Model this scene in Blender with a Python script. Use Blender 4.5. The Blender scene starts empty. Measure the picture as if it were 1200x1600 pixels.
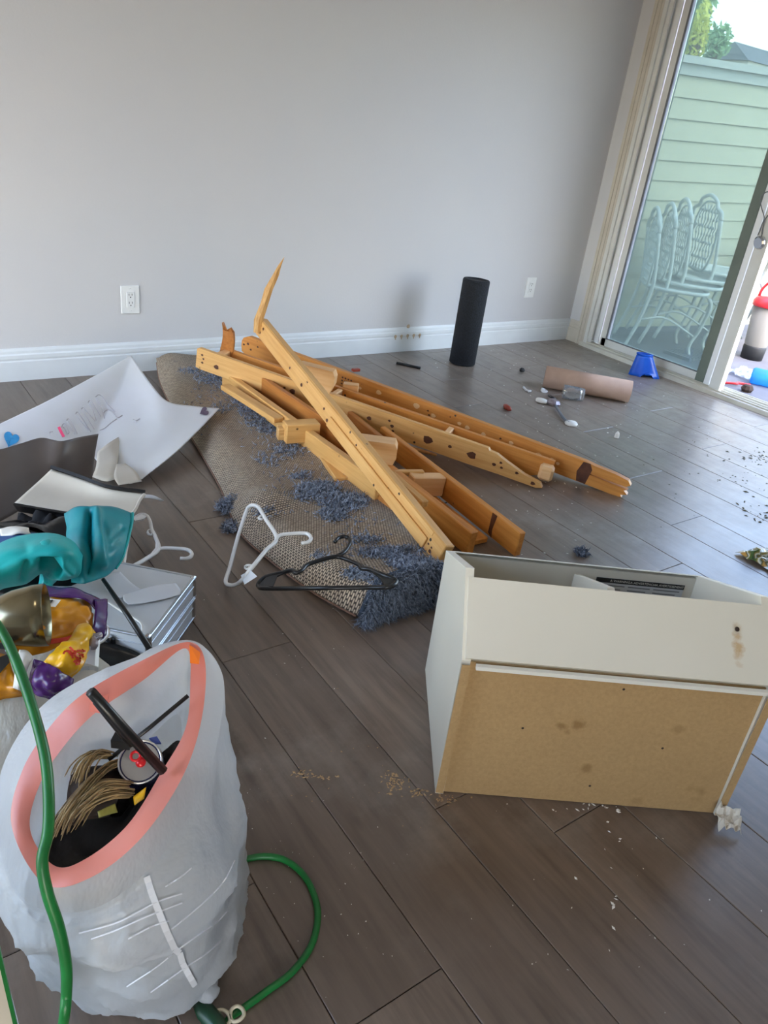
import bpy, math, random
import numpy as np
from mathutils import Vector, Matrix, noise as mn
random.seed(7); np.random.seed(7)
SC = bpy.context.scene
COL = SC.collection
R_ = math.radians

# ------------------------------------------------------------------ camera
CAM = np.array([0.0, 0.0, 1.15])
F_PX = 1178.48
pit, rol, yaw = R_(27.368), R_(7.5818), R_(38.2225)
_fw = np.array([math.sin(yaw)*math.cos(pit), math.cos(yaw)*math.cos(pit), -math.sin(pit)])
_rt = np.array([math.cos(yaw), -math.sin(yaw), 0.0]); _up = np.cross(_rt, _fw)
_r = _rt*math.cos(rol)+_up*math.sin(rol); _u = -_rt*math.sin(rol)+_up*math.cos(rol)
CM = np.array([_r, _u, -_fw])
cd = bpy.data.cameras.new('camera'); cam = bpy.data.objects.new('camera', cd); COL.objects.link(cam)
cd.sensor_fit = 'VERTICAL'; cd.sensor_height = 36.0; cd.lens = 36.0*F_PX/1600.0
cd.clip_start = 0.05; cd.clip_end = 200
m4 = Matrix.Identity(4)
for i in range(3):
    for j in range(3): m4[i][j] = CM.T[i][j]
    m4[i][3] = CAM[i]
cam.matrix_world = m4
SC.camera = cam

# ------------------------------------------------------------------ world and light
w = bpy.data.worlds.new('sky'); SC.world = w; w.use_nodes = True
nt = w.node_tree; nt.nodes.clear()
sky = nt.nodes.new('ShaderNodeTexSky'); sky.sky_type = 'NISHITA'; sky.sun_disc = False
sky.sun_elevation = R_(48); sky.sun_rotation = R_(200); sky.air_density = 1.3; sky.dust_density = 1.5
bg = nt.nodes.new('ShaderNodeBackground'); bg.inputs['Strength'].default_value = 1.0
wo = nt.nodes.new('ShaderNodeOutputWorld')
tn = nt.nodes.new('ShaderNodeMix'); tn.data_type = 'RGBA'; tn.blend_type = 'MULTIPLY'; tn.inputs[0].default_value = 1.0
tn.inputs[7].default_value = (1.05, 1.0, 1.0, 1); nt.links.new(sky.outputs[0], tn.inputs[6]); nt.links.new(tn.outputs[2], bg.inputs[0]); nt.links.new(bg.outputs[0], wo.inputs[0])
FILL_W = 2.0            # power of the added fill lamp, built further down
SC.view_settings.view_transform = 'Standard'; SC.view_settings.look = 'None'
SC.view_settings.gamma = 1.0; SC.view_settings.use_curve_mapping = False
SC.view_settings.exposure = 1.0

# ------------------------------------------------------------------ helpers
def ray(x, y): return CM.T @ np.array([x-600.0, 800.0-y, -F_PX])
def fl(x, y, z=0.0):
    d = ray(x, y); return CAM + (z-CAM[2])/d[2]*d
def dist(x, y, r):
    d = ray(x, y); return CAM + r*d/np.linalg.norm(d)
def onx(x, y, X):
    d = ray(x, y); return CAM + X/d[0]*d
def ony(x, y, Y):
    d = ray(x, y); return CAM + Y/d[1]*d
def proj(P):
    q = CM @ (np.asarray(P)-CAM); return (600-q[0]/q[2]*F_PX, 800+q[1]/q[2]*F_PX)
RV = np.array([.786, -.618, 0]); FV = np.array([.618, .786, 0]); ZV = np.array([0, 0, 1.0])
def rf(r, f, z): return r*RV+f*FV+z*ZV
def unit(v):
    v = np.asarray(v, float); return v/max(np.linalg.norm(v), 1e-12)

class MB:
    def __init__(s): s.v = []; s.f = []; s.m = []; s.sm = []
    def add(s, vs, fs, m=0, smooth=False):
        b = len(s.v); s.v += [tuple(map(float, p)) for p in vs]
        for f in fs: s.f.append(tuple(b+i for i in f)); s.m.append(m); s.sm.append(smooth)
        return s
    def box(s, c, sz, ax=None, m=0):
        c = np.asarray(c, float); ax = np.eye(3) if ax is None else np.asarray(ax, float)
        vs = [c+ax[0]*sz[0]*.5*i+ax[1]*sz[1]*.5*j+ax[2]*sz[2]*.5*k for i in (-1, 1) for j in (-1, 1) for k in (-1, 1)]
        return s.add(vs, [(0, 1, 3, 2), (4, 6, 7, 5), (0, 4, 5, 1), (2, 3, 7, 6), (0, 2, 6, 4), (1, 5, 7, 3)], m)
    def bbox(s, c, sz, ax=None, bev=.003, m=0):
        """box with chamfered edges"""
        c = np.asarray(c, float); ax = np.eye(3) if ax is None else np.asarray(ax, float)
        h = np.array(sz)*.5; b = min(bev, h.min()*.45); vs = []; idx = {}
        for i in (-1, 1):
            for j in (-1, 1):
                for k in (-1, 1):
                    for a in range(3):
                        e = h-b; e[a] = h[a]; idx[i, j, k, a] = len(vs)
                        vs.append(c+ax[0]*e[0]*i+ax[1]*e[1]*j+ax[2]*e[2]*k)
        fs = []
        def q(l, flip): fs.append(tuple(l[::-1] if flip else l))
        for a in range(3):
            b1, c1 = (a+1) % 3, (a+2) % 3
            for sg in (-1, 1):
                def K(x, y):
                    t = [0, 0, 0]; t[a] = sg; t[b1] = x; t[c1] = y; return idx[t[0], t[1], t[2], a]
                q([K(-1, -1), K(1, -1), K(1, 1), K(-1, 1)], sg < 0)
            for x in (-1, 1):
                for y in (-1, 1):
                    def K2(z, aa):
                        t = [0, 0, 0]; t[a] = z; t[b1] = x; t[c1] = y; return idx[t[0], t[1], t[2], aa]
                    q([K2(-1, b1), K2(1, b1), K2(1, c1), K2(-1, c1)], x*y > 0)
        for i in (-1, 1):
            for j in (-1, 1):
                for k in (-1, 1):
                    q([idx[i, j, k, 0], idx[i, j, k, 1], idx[i, j, k, 2]], i*j*k < 0)
        return s.add(vs, fs, m)
    def prism(s, poly, d, m=0):
        """poly: list of 3-D points, extruded by vector d"""
        n = len(poly); d = np.asarray(d, float)
        vs = [np.asarray(p, float) for p in poly]+[np.asarray(p, float)+d for p in poly]
        fs = [tuple(range(n))[::-1], tuple(range(n, 2*n))]+[(i, (i+1) % n, n+(i+1) % n, n+i) for i in range(n)]
        return s.add(vs, fs, m)
    def tube(s, path, r, n=8, closed=False, m=0, cap=True):
        P = [np.asarray(p, float) for p in path]; L = len(P); rr = r if hasattr(r, '__len__') else [r]*L
        vs = []; up = None
        for i in range(L):
            a = P[(i-1) % L] if (closed or i > 0) else P[i]; b = P[(i+1) % L] if (closed or i < L-1) else P[i]
            t = unit(b-a)
            if up is None:
                up = np.array([0, 0, 1.0]) if abs(t[2]) < .9 else np.array([1.0, 0, 0])
            s1 = unit(np.cross(t, up)); up = unit(np.cross(s1, t))
            for k in range(n):
                th = 2*math.pi*k/n; vs.append(P[i]+rr[i]*(math.cos(th)*s1+math.sin(th)*up))
        fs = []
        for i in range(L if closed else L-1):
            for k in range(n):
                a = i*n+k; b = i*n+(k+1) % n; c = ((i+1) % L)*n+(k+1) % n; d = ((i+1) % L)*n+k
                fs.append((a, d, c, b))
        if not closed and cap: fs += [tuple(range(n)), tuple(range((L-1)*n, L*n))[::-1]]
        return s.add(vs, fs, m, True)
    def lathe(s, prof, c, axis=(0, 0, 1), n=24, m=0, smooth=True):
        """prof: (radius, height) pairs along axis"""
        c = np.asarray(c, float); a = unit(axis); e = np.array([1.0, 0, 0]) if abs(a[0]) < .8 else np.array([0, 1.0, 0])
        x = unit(np.cross(e, a)); y = np.cross(a, x); vs = []
        for (r, h) in prof:
            for k in range(n):
                t = 2*math.pi*k/n; vs.append(c+a*h+r*(math.cos(t)*x+math.sin(t)*y))
        fs = [(i*n+k, i*n+(k+1) % n, (i+1)*n+(k+1) % n, (i+1)*n+k) for i in range(len(prof)-1) for k in range(n)]
        s.add(vs, fs, m, smooth)
        if prof[0][0] > 1e-5: s.add(vs[:n], [tuple(range(n))[::-1]], m)
        if prof[-1][0] > 1e-5: s.add(vs[-n:], [tuple(range(n))], m)
        return s
    def grid(s, A, th=0.0, m=0, smooth=True, closed=False):
        """A: (rows, cols, 3) array -> surface, with thickness th"""
        A = np.asarray(A, float); nr, nc = A.shape[:2]
        def faces(off, flip):
            fs = []
            for i in range(nr-1):
                for j in range(nc if closed else nc-1):
                    q = (off+i*nc+j, off+i*nc+(j+1) % nc, off+(i+1)*nc+(j+1) % nc, off+(i+1)*nc+j)
                    fs.append(q[::-1] if flip else q)
            return fs
        if th <= 0: return s.add(A.reshape(-1, 3), faces(0, False), m, smooth)
        N = gnormals(A); B = A-N*th; n = nr*nc
        fs = faces(0, False)+faces(n, True)
        if not closed:
            for i in range(nr-1):
                fs += [(i*nc, (i+1)*nc, n+(i+1)*nc, n+i*nc), (i*nc+nc-1, n+i*nc+nc-1, n+(i+1)*nc+nc-1, (i+1)*nc+nc-1)]
        for j in range(nc if closed else nc-1):
            j2 = (j+1) % nc
            fs += [(j, n+j, n+j2, j2), ((nr-1)*nc+j, (nr-1)*nc+j2, n+(nr-1)*nc+j2, n+(nr-1)*nc+j)]
        return s.add(np.vstack([A.reshape(-1, 3), B.reshape(-1, 3)]), fs, m, smooth)

def gnormals(A):
    du = np.gradient(A, axis=1); dv = np.gradient(A, axis=0); N = np.cross(du, dv)
    return N/np.maximum(np.linalg.norm(N, axis=2, keepdims=True), 1e-12)

def catmull(P, n, closed=False):
    """resample control points (k, d) with a Catmull-Rom spline to n points"""
    P = np.asarray(P, float); k = len(P); out = []
    seg = k if closed else k-1
    for i in range(n):
        t = i/n*seg if closed else i/(n-1)*seg
        j = min(int(t), seg-1); u = t-j
        if closed: p0, p1, p2, p3 = P[(j-1) % k], P[j % k], P[(j+1) % k], P[(j+2) % k]
        else:
            p1, p2 = P[j], P[j+1]; p0 = P[j-1] if j > 0 else 2*p1-p2; p3 = P[j+2] if j+2 < k else 2*p2-p1
        out.append(.5*((2*p1)+(-p0+p2)*u+(2*p0-5*p1+4*p2-p3)*u*u+(-p0+3*p1-3*p2+p3)*u**3))
    return np.array(out)
def patch(rows, nr, nc):
    """rows of (px, py, height) control points -> (nr, nc, 3) array of world points"""
    W = [np.array([fl(*p) for p in row]) for row in rows]
    W = np.array([catmull(r, nc) for r in W])
    return np.array([catmull(W[:, j], nr) for j in range(nc)]).transpose(1, 0, 2)
def path(pts, n, closed=False): return catmull(np.array([fl(*p) for p in pts]), n, closed)
def dent(A, segs):
    """push a surface in along folds given as pixel segments (x1, y1, x2, y2, half width, depth)"""
    A = A.copy(); Nn = gnormals(A); Nn = Nn*np.sign(np.sum(Nn*(CAM-A), axis=2, keepdims=True))
    for i in range(A.shape[0]):
        for j in range(A.shape[1]):
            p = np.array(proj(A[i, j])); k = 0
            for x1, y1, x2, y2, hw, dp in segs:
                a, b = np.array([x1, y1]), np.array([x2, y2]); t = np.clip((p-a)@(b-a)/max((b-a)@(b-a), 1e-6), 0, 1)
                k += dp*math.exp(-(np.linalg.norm(p-a-(b-a)*t)/hw)**2)
            A[i, j] = A[i, j]-Nn[i, j]*k
    return A
def wob(A, amp, sc, seed=0.0):
    A = A.copy(); N = gnormals(A)
    for i in range(A.shape[0]):
        for j in range(A.shape[1]):
            A[i, j] += N[i, j]*amp*mn.noise(Vector(A[i, j]*sc)+Vector((seed, seed*1.7, 0)))
    return A

WM = {}
def link(o, M, parent):
    WM[o.name] = M
    if parent is not None:
        o.parent = parent; o.matrix_parent_inverse = WM[parent.name].inverted()
    o.matrix_basis = M; COL.objects.link(o); return o
def obj(name, mb, mats, parent=None, M=None, origin=None):
    """link a mesh object. Without M the points are world points and the origin goes to the base centre."""
    me = bpy.data.meshes.new(name); V = np.array(mb.v)
    if M is None:
        o0 = np.array(origin) if origin is not None else np.array([*(V[:, :2].min(0)+V[:, :2].max(0))/2, V[:, 2].min()])
        V = V-o0; M = Matrix.Translation(Vector(o0))
    me.from_pydata(V.tolist(), [], mb.f)
    for mt in (mats if isinstance(mats, (list, tuple)) else [mats]): me.materials.append(mt)
    me.polygons.foreach_set('material_index', mb.m); me.polygons.foreach_set('use_smooth', mb.sm); me.update()
    return link(bpy.data.objects.new(name, me), M, parent)
def tag(o, label, cat, group=None, kind=None):
    o['label'] = label; o['category'] = cat
    if group: o['group'] = group
    if kind: o['kind'] = kind
    return o
def thing(name, loc, label, cat, group=None):
    o = bpy.data.objects.new(name, None); o.empty_display_size = .1
    link(o, Matrix.Translation(Vector(loc)), None); return tag(o, label, cat, group)
def stuff(*os):
    for o in os: o['kind'] = 'stuff'
def struct(o): o['kind'] = 'structure'; return o
def textmesh(body, size, align='LEFT'):
    c = bpy.data.curves.new('lettering', 'FONT'); c.body = body; c.size = size; c.align_x = align; c.resolution_u = 2
    o = bpy.data.objects.new('lettering', c); COL.objects.link(o)
    me = bpy.data.meshes.new_from_object(o.evaluated_get(bpy.context.evaluated_depsgraph_get()))
    r = ([v.co.copy() for v in me.vertices], [tuple(p.vertices) for p in me.polygons])
    bpy.data.objects.remove(o); bpy.data.curves.remove(c); bpy.data.meshes.remove(me); return r

# ------------------------------------------------------------------ materials
def S(r, g, b):
    f = lambda c: c/12.92 if c <= .04045 else ((c+.055)/1.055)**2.4
    return (f(r/255), f(g/255), f(b/255), 1)
def base_mat(name):
    m = bpy.data.materials.new(name); m.use_nodes = True; n = m.node_tree; b = n.nodes['Principled BSDF']
    return m, n, b
def N(n, t, **kw):
    x = n.nodes.new(t)
    for k, v in kw.items():
        if hasattr(x, k): setattr(x, k, v)
    return x
def coords(n, scale=(1, 1, 1), src='Object'):
    t = N(n, 'ShaderNodeTexCoord'); mp = N(n, 'ShaderNodeMapping'); mp.inputs['Scale'].default_value = scale
    if src == 'World':
        g = N(n, 'ShaderNodeNewGeometry'); n.links.new(g.outputs['Position'], mp.inputs[0])
    else: n.links.new(t.outputs[src], mp.inputs[0])
    return mp
def noise(n, mp, scale, detail=4, rough=.55):
    x = N(n, 'ShaderNodeTexNoise'); x.inputs['Scale'].default_value = scale; x.inputs['Detail'].default_value = detail
    x.inputs['Roughness'].default_value = rough
    if mp is not None: n.links.new(mp.outputs[0], x.inputs['Vector'])
    return x
def ramp(n, src, stops):
    r = N(n, 'ShaderNodeValToRGB'); e = r.color_ramp.elements
    while len(e) < len(stops): e.new(.5)
    for k, (p, c) in enumerate(stops): e[k].position = p; e[k].color = c
    n.links.new(src, r.inputs[0]); return r
def mix(n, fac, a, b, typ='MIX'):
    x = N(n, 'ShaderNodeMix'); x.data_type = 'RGBA'; x.blend_type = typ
    for v, i in ((fac, 0), (a, 6), (b, 7)):
        if hasattr(v, 'links'): n.links.new(v, x.inputs[i])
        else: x.inputs[i].default_value = v
    return x.outputs[2]
def bump(n, b, h, strength=.2, distance=.01):
    x = N(n, 'ShaderNodeBump'); x.inputs['Strength'].default_value = strength; x.inputs['Distance'].default_value = distance
    n.links.new(h, x.inputs['Height']); n.links.new(x.outputs[0], b.inputs['Normal'])
def mat(name, c1, c2=None, rough=.5, metal=0.0, sc=8, det=4, bmp=0.0, bsc=None, stretch=(1, 1, 1), src='Object', spec=.5, coat=0, trans=0):
    m, n, b = base_mat(name)
    b.inputs['Roughness'].default_value = rough; b.inputs['Metallic'].default_value = metal
    b.inputs['Specular IOR Level'].default_value = spec; b.inputs['Coat Weight'].default_value = coat
    b.inputs['Base Color'].default_value = c1
    if c2 is not None or bmp:
        mp = coords(n, stretch, src); x = noise(n, mp, sc, det)
        if c2 is not None:
            r = ramp(n, x.outputs[0], [(.35, c1), (.65, c2)]); n.links.new(r.outputs[0], b.inputs['Base Color'])
        if bmp:
            y = noise(n, mp, bsc or sc, det); bump(n, b, y.outputs[0], bmp)
    if trans:
        o = n.nodes['Material Output']; t = N(n, 'ShaderNodeBsdfTranslucent'); t.inputs[0].default_value = c1
        ms = N(n, 'ShaderNodeMixShader'); ms.inputs[0].default_value = trans
        n.links.new(b.outputs[0], ms.inputs[1]); n.links.new(t.outputs[0], ms.inputs[2]); n.links.new(ms.outputs[0], o.inputs[0])
    return m
def wood(name, light, dark, spots=.5, scale=1.0, rough=.45):
    m, n, b = base_mat(name)
    oi = N(n, 'ShaderNodeObjectInfo'); t = N(n, 'ShaderNodeTexCoord'); ad = N(n, 'ShaderNodeVectorMath'); ad.operation = 'ADD'
    ml = N(n, 'ShaderNodeVectorMath'); ml.operation = 'SCALE'; ml.inputs[3].default_value = 17.0
    cb = N(n, 'ShaderNodeCombineXYZ')
    for k in range(3): n.links.new(oi.outputs['Random'], cb.inputs[k])
    n.links.new(cb.outputs[0], ml.inputs[0]); n.links.new(t.outputs['Object'], ad.inputs[0]); n.links.new(ml.outputs[0], ad.inputs[1])
    mp = N(n, 'ShaderNodeMapping'); mp.inputs['Scale'].default_value = (1.2*scale, 22*scale, 22*scale); n.links.new(ad.outputs[0], mp.inputs[0])
    g = noise(n, mp, 3.0, 6, .6); r = ramp(n, g.outputs[0], [(.3, dark), (.62, light)])
    big = noise(n, ad, 4.0, 2); col = mix(n, ramp(n, big.outputs[0], [(.4, (0, 0, 0, 1)), (.75, (.55, .55, .55, 1))]).outputs[0], r.outputs[0], dark)
    if spots:
        v = N(n, 'ShaderNodeTexVoronoi'); v.inputs['Scale'].default_value = 26; n.links.new(ad.outputs[0], v.inputs['Vector'])
        d = ramp(n, v.outputs['Distance'], [(.10, (1, 1, 1, 1)), (.15, (0, 0, 0, 1))])
        gate = noise(n, ad, 7.0, 1); ga = ramp(n, gate.outputs[0], [(.62-.06*spots, (0, 0, 0, 1)), (.66-.06*spots, (1, 1, 1, 1))])
        k = N(n, 'ShaderNodeMath'); k.operation = 'MULTIPLY'; n.links.new(d.outputs[0], k.inputs[0]); n.links.new(ga.outputs[0], k.inputs[1])
        col = mix(n, k.outputs[0], col, S(48, 34, 26))
    n.links.new(col, b.inputs['Base Color']); b.inputs['Roughness'].default_value = rough
    bump(n, b, g.outputs[0], .12, .004); return m

M_wall = mat('painted wall', S(207, 206, 207), S(203, 203, 206), .7, sc=1.2, bmp=.05, bsc=90, src='World', spec=.3)
M_ceil = mat('ceiling paint', S(225, 224, 220), rough=.8)
M_trim = mat('white painted trim', S(226, 230, 232), S(216, 220, 222), .42, sc=3, bmp=.02)
M_trim_old = mat('aged casing paint', S(206, 199, 186), S(194, 186, 172), .5, sc=5, bmp=.03)
M_vinyl = mat('white vinyl frame', S(222, 222, 218), S(212, 211, 206), .35, sc=4)
M_track = mat('sill track', S(212, 208, 196), S(196, 190, 176), .45, sc=6, src='World')
M_rubber = mat('black rubber', S(26, 27, 28), S(34, 35, 36), .6, sc=20)
M_black = mat('black plastic', S(14, 14, 15), S(22, 22, 23), .35, sc=20)
M_blackcloth = mat('black fabric', S(16, 16, 19), S(30, 30, 34), .9, sc=12, bmp=.4)
M_foam = mat('black speckled foam', S(13, 15, 20), S(26, 30, 38), .85, sc=140, det=2, bmp=.35, bsc=160)
M_card = mat('cardboard tube', S(186, 154, 134), S(170, 138, 118), .8, sc=6, bmp=.08, bsc=60, stretch=(1, 1, 1))
M_cardd = mat('cardboard inside', S(120, 90, 74), rough=.9)
M_whiteplas = mat('white plastic', S(228, 226, 222), S(216, 214, 209), .35, sc=10)
M_plate = mat('outlet plate', S(232, 233, 232), rough=.35)
M_slot = mat('outlet slot', S(30, 30, 30), rough=.6)
M_blueplas = mat('blue plastic', S(12, 78, 188), S(18, 92, 205), .3, sc=9)
M_red = mat('red plastic', S(206, 36, 44), S(220, 50, 56), .3, sc=9)
M_redclip = mat('rust red plastic', S(150, 60, 40), rough=.4)

M_tape = mat('edge banding', S(228, 224, 212), rough=.45)
M_alu = mat('aluminium', S(200, 204, 208), S(184, 189, 194), .34, .75, sc=30, stretch=(1, 14, 1))
M_aluskin = mat('grey case skin', S(206, 208, 210), S(196, 199, 202), .42, .1, sc=6)
M_chrome = mat('chrome', S(200, 200, 202), rough=.16, metal=1)
M_pewter = mat('tarnished bright metal', S(150, 140, 112), S(116, 108, 84), .22, 1.0, sc=7, bmp=.05)
M_paper = mat('white paper', S(226, 228, 232), S(218, 220, 226), .7, sc=5, bmp=.05, trans=.15)
M_poster = mat('poster board', S(238, 238, 242), S(228, 228, 226), .55, sc=2.2, bmp=.03, trans=.1)
M_cream = mat('cream card', S(206, 198, 184), S(192, 183, 167), .6, sc=4, bmp=.05)
M_greysheet = mat('grey brown sheet', S(104, 94, 88), S(88, 79, 74), .38, sc=3, bmp=.04)
M_pencil = mat('pencil line', S(188, 183, 186), rough=.8)
M_pink = mat('pink marker', S(226, 70, 110), rough=.7)
M_bluemark = mat('blue marker', S(48, 150, 214), S(70, 168, 226), .7, sc=80, stretch=(1, 4, 1))
M_plummark = mat('plum marker', S(92, 76, 96), S(112, 96, 112), .7, sc=80)
M_teal = mat('teal nylon', S(0, 168, 166), S(2, 152, 156), .48, sc=7, bmp=.25, bsc=16)
M_tealdk = mat('deep teal nylon', S(0, 140, 148), S(4, 124, 138), .45, sc=7, bmp=.25, bsc=16)
M_bluecloth = mat('blue lining', S(22, 78, 140), S(16, 60, 116), .7, sc=8, bmp=.2)
M_yellow = mat('yellow film', S(240, 186, 20), S(224, 158, 14), .28, sc=7, bmp=.25, bsc=14)
M_orange = mat('orange film', S(222, 152, 24), S(206, 132, 20), .32, sc=6, bmp=.2, bsc=12)
M_purple = mat('purple film', S(78, 30, 104), S(58, 20, 82), .26, sc=6, bmp=.25, bsc=14)
M_foil = mat('silver film', S(168, 158, 160), S(120, 108, 116), .3, .5, sc=22, bmp=.5)
M_redprint = mat('red print', S(206, 52, 32), rough=.4)
M_white = mat('white print', S(230, 226, 216), rough=.5)
M_green = mat('green cord', S(20, 116, 50), S(16, 100, 42), .4, sc=30)
M_greendk = mat('dark green plastic', S(18, 62, 36), S(14, 50, 30), .4, sc=30)
M_tie = mat('ivory tie', S(206, 196, 168), rough=.5)
M_ribbon = mat('coral drawstring film', S(238, 140, 122), S(232, 152, 140), .3, sc=9, bmp=.15, bsc=12, trans=.3)
M_dark = mat('dark rag', S(34, 29, 25), S(18, 16, 15), .85, sc=14, bmp=.6, bsc=22)
M_brown = mat('brown rag', S(64, 46, 36), S(36, 27, 22), .85, sc=14, bmp=.5, bsc=22)
M_hair = mat('straw coloured hair', S(168, 142, 98), S(110, 88, 58), .5, sc=40)
M_canside = mat('dark blue can side', S(36, 40, 82), S(60, 62, 96), .25, .5, sc=20)
M_cantop = mat('can lid', S(196, 192, 188), rough=.28, metal=.8)
M_redtab = mat('red tab', S(206, 30, 36), rough=.3, metal=.2)
M_glue = mat('dried glue', S(186, 164, 136), rough=.6)
M_shag = mat('blue grey shag', S(58, 68, 84), S(124, 132, 146), .85, sc=110, det=2)
M_shag2 = mat('pale blue fluff', S(70, 80, 98), S(168, 176, 190), .9, sc=95, det=3)
M_bind = mat('slate binding tape', S(58, 70, 86), S(46, 56, 70), .8, sc=60)
M_splinter = mat('upright splinter wood', S(216, 168, 102), S(184, 132, 70), .6, sc=14, stretch=(9, 9, 1.2), bmp=.5)
M_rawwood = mat('raw splinter wood', S(222, 176, 112), S(196, 146, 84), .6, sc=20, stretch=(1, 8, 8), bmp=.4)
M_stain = mat('dark wood stain', S(70, 34, 16), S(96, 52, 24), .6, sc=30)
M_chipwhite = mat('bare wood chip', S(232, 192, 140), rough=.6)
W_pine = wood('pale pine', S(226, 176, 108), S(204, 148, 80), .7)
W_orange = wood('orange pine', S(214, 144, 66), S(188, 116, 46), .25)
W_shadow = wood('shaded pine', S(190, 124, 60), S(160, 96, 42), .2)  # darker copy of the pine with the pile's shade painted in
W_block = wood('fresh pine block', S(236, 190, 136), S(224, 170, 112), 0)

def m_plank():
    m, n, b = base_mat('grey brown laminate')
    oi = N(n, 'ShaderNodeObjectInfo'); t = N(n, 'ShaderNodeTexCoord'); cb = N(n, 'ShaderNodeCombineXYZ')
    ml = N(n, 'ShaderNodeMath'); ml.operation = 'MULTIPLY'; ml.inputs[1].default_value = 31.0; n.links.new(oi.outputs['Random'], ml.inputs[0])
    for k in range(3): n.links.new(ml.outputs[0], cb.inputs[k])
    ad = N(n, 'ShaderNodeVectorMath'); n.links.new(t.outputs['Object'], ad.inputs[0]); n.links.new(cb.outputs[0], ad.inputs[1])
    mp = N(n, 'ShaderNodeMapping'); mp.inputs['Scale'].default_value = (17, 1.5, 5); n.links.new(ad.outputs[0], mp.inputs[0])
    g = noise(n, mp, 2.2, 8, .62)
    mp2 = N(n, 'ShaderNodeMapping'); mp2.inputs['Scale'].default_value = (5, .9, 5); n.links.new(ad.outputs[0], mp2.inputs[0])
    g2 = noise(n, mp2, 1.6, 3)
    r = ramp(n, g.outputs[0], [(.28, S(84, 70, 59)), (.5, S(112, 96, 83)), (.74, S(130, 113, 98))])
    c = mix(n, ramp(n, g2.outputs[0], [(.38, (0, 0, 0, 1)), (.7, (.55, .55, .55, 1))]).outputs[0], r.outputs[0], S(94, 77, 64))
    rv = ramp(n, oi.outputs['Random'], [(0, (.88, .88, .88, 1)), (1, (1.1, 1.09, 1.08, 1))]); c = mix(n, 1.0, c, rv.outputs[0], 'MULTIPLY')
    # knots
    v = N(n, 'ShaderNodeTexVoronoi'); v.inputs['Scale'].default_value = 3.2; mk = N(n, 'ShaderNodeMapping'); mk.inputs['Scale'].default_value = (1.6, .7, 1)
    n.links.new(ad.outputs[0], mk.inputs[0]); n.links.new(mk.outputs[0], v.inputs['Vector'])
    kd = ramp(n, v.outputs['Distance'], [(.02, (.8, .8, .8, 1)), (.09, (0, 0, 0, 1))]); c = mix(n, kd.outputs[0], c, S(52, 42, 36))
    # dust and dried scuffs lying on the boards
    wp = coords(n, (1, 1, 1), 'World'); d1 = noise(n, wp, 5.0, 7, .7); d2 = noise(n, wp, 1.1, 2)
    da = ramp(n, d1.outputs[0], [(.5, (0, 0, 0, 1)), (.75, (.8, .8, .8, 1))]); db = ramp(n, d2.outputs[0], [(.42, (.12, .12, .12, 1)), (.66, (.9, .9, .9, 1))])
    k = N(n, 'ShaderNodeMath'); k.operation = 'MULTIPLY'; n.links.new(da.outputs[0], k.inputs[0]); n.links.new(db.outputs[0], k.inputs[1])
    c = mix(n, k.outputs[0], c, S(156, 148, 138))
    # dust film plus door glare painted into the colour, paler towards the door
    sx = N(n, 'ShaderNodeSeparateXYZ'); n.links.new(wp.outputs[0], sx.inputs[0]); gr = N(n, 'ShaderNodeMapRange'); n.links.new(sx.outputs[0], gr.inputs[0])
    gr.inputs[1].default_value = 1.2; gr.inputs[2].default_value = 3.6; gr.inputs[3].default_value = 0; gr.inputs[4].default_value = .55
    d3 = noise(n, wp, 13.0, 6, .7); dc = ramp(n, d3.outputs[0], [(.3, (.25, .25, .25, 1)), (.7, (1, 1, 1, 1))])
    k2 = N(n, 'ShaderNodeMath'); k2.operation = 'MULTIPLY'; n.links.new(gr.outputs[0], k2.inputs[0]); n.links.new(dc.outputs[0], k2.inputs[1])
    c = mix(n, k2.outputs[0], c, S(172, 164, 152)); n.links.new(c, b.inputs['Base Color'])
    rr = ramp(n, d1.outputs[0], [(.3, (.30, .30, .30, 1)), (.7, (.42, .42, .42, 1))]); n.links.new(rr.outputs[0], b.inputs['Roughness'])
    b.inputs['Specular IOR Level'].default_value = .9
    bump(n, b, g.outputs[0], .08, .003); return m
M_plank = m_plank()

def m_weave():
    m, n, b = base_mat('woven rug backing')
    uv = N(n, 'ShaderNodeUVMap'); mp = N(n, 'ShaderNodeMapping'); n.links.new(uv.outputs[0], mp.inputs[0])
    br = N(n, 'ShaderNodeTexBrick'); br.offset = .5; n.links.new(mp.outputs[0], br.inputs['Vector'])
    br.inputs['Scale'].default_value = 1.0; br.inputs['Brick Width'].default_value = .0088; br.inputs['Row Height'].default_value = .0064
    br.inputs['Mortar Size'].default_value = .0015; br.inputs['Mortar Smooth'].default_value = .6
    br.inputs['Color1'].default_value = S(206, 186, 160); br.inputs['Color2'].default_value = S(172, 152, 130); br.inputs['Mortar'].default_value = S(74, 64, 55)
    g = noise(n, coords(n, (1, 1, 1), 'World'), 2.6, 5); c = mix(n, ramp(n, g.outputs[0], [(.45, (0, 0, 0, 1)), (.75, (.4, .4, .4, 1))]).outputs[0], br.outputs['Color'], S(140, 134, 126))
    # blue pile poking through the weave in patches
    g2 = noise(n, coords(n, (1, 1, 1), 'World'), 9.0, 6, .7); c = mix(n, ramp(n, g2.outputs[0], [(.62, (0, 0, 0, 1)), (.72, (.6, .6, .6, 1))]).outputs[0], c, S(66, 76, 92))
    n.links.new(c, b.inputs['Base Color']); b.inputs['Roughness'].default_value = .9
    inv = N(n, 'ShaderNodeMath'); inv.operation = 'SUBTRACT'; inv.inputs[0].default_value = 1; n.links.new(br.outputs['Fac'], inv.inputs[1])
    bump(n, b, inv.outputs[0], .6, .004); return m
M_weave = m_weave()

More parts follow.
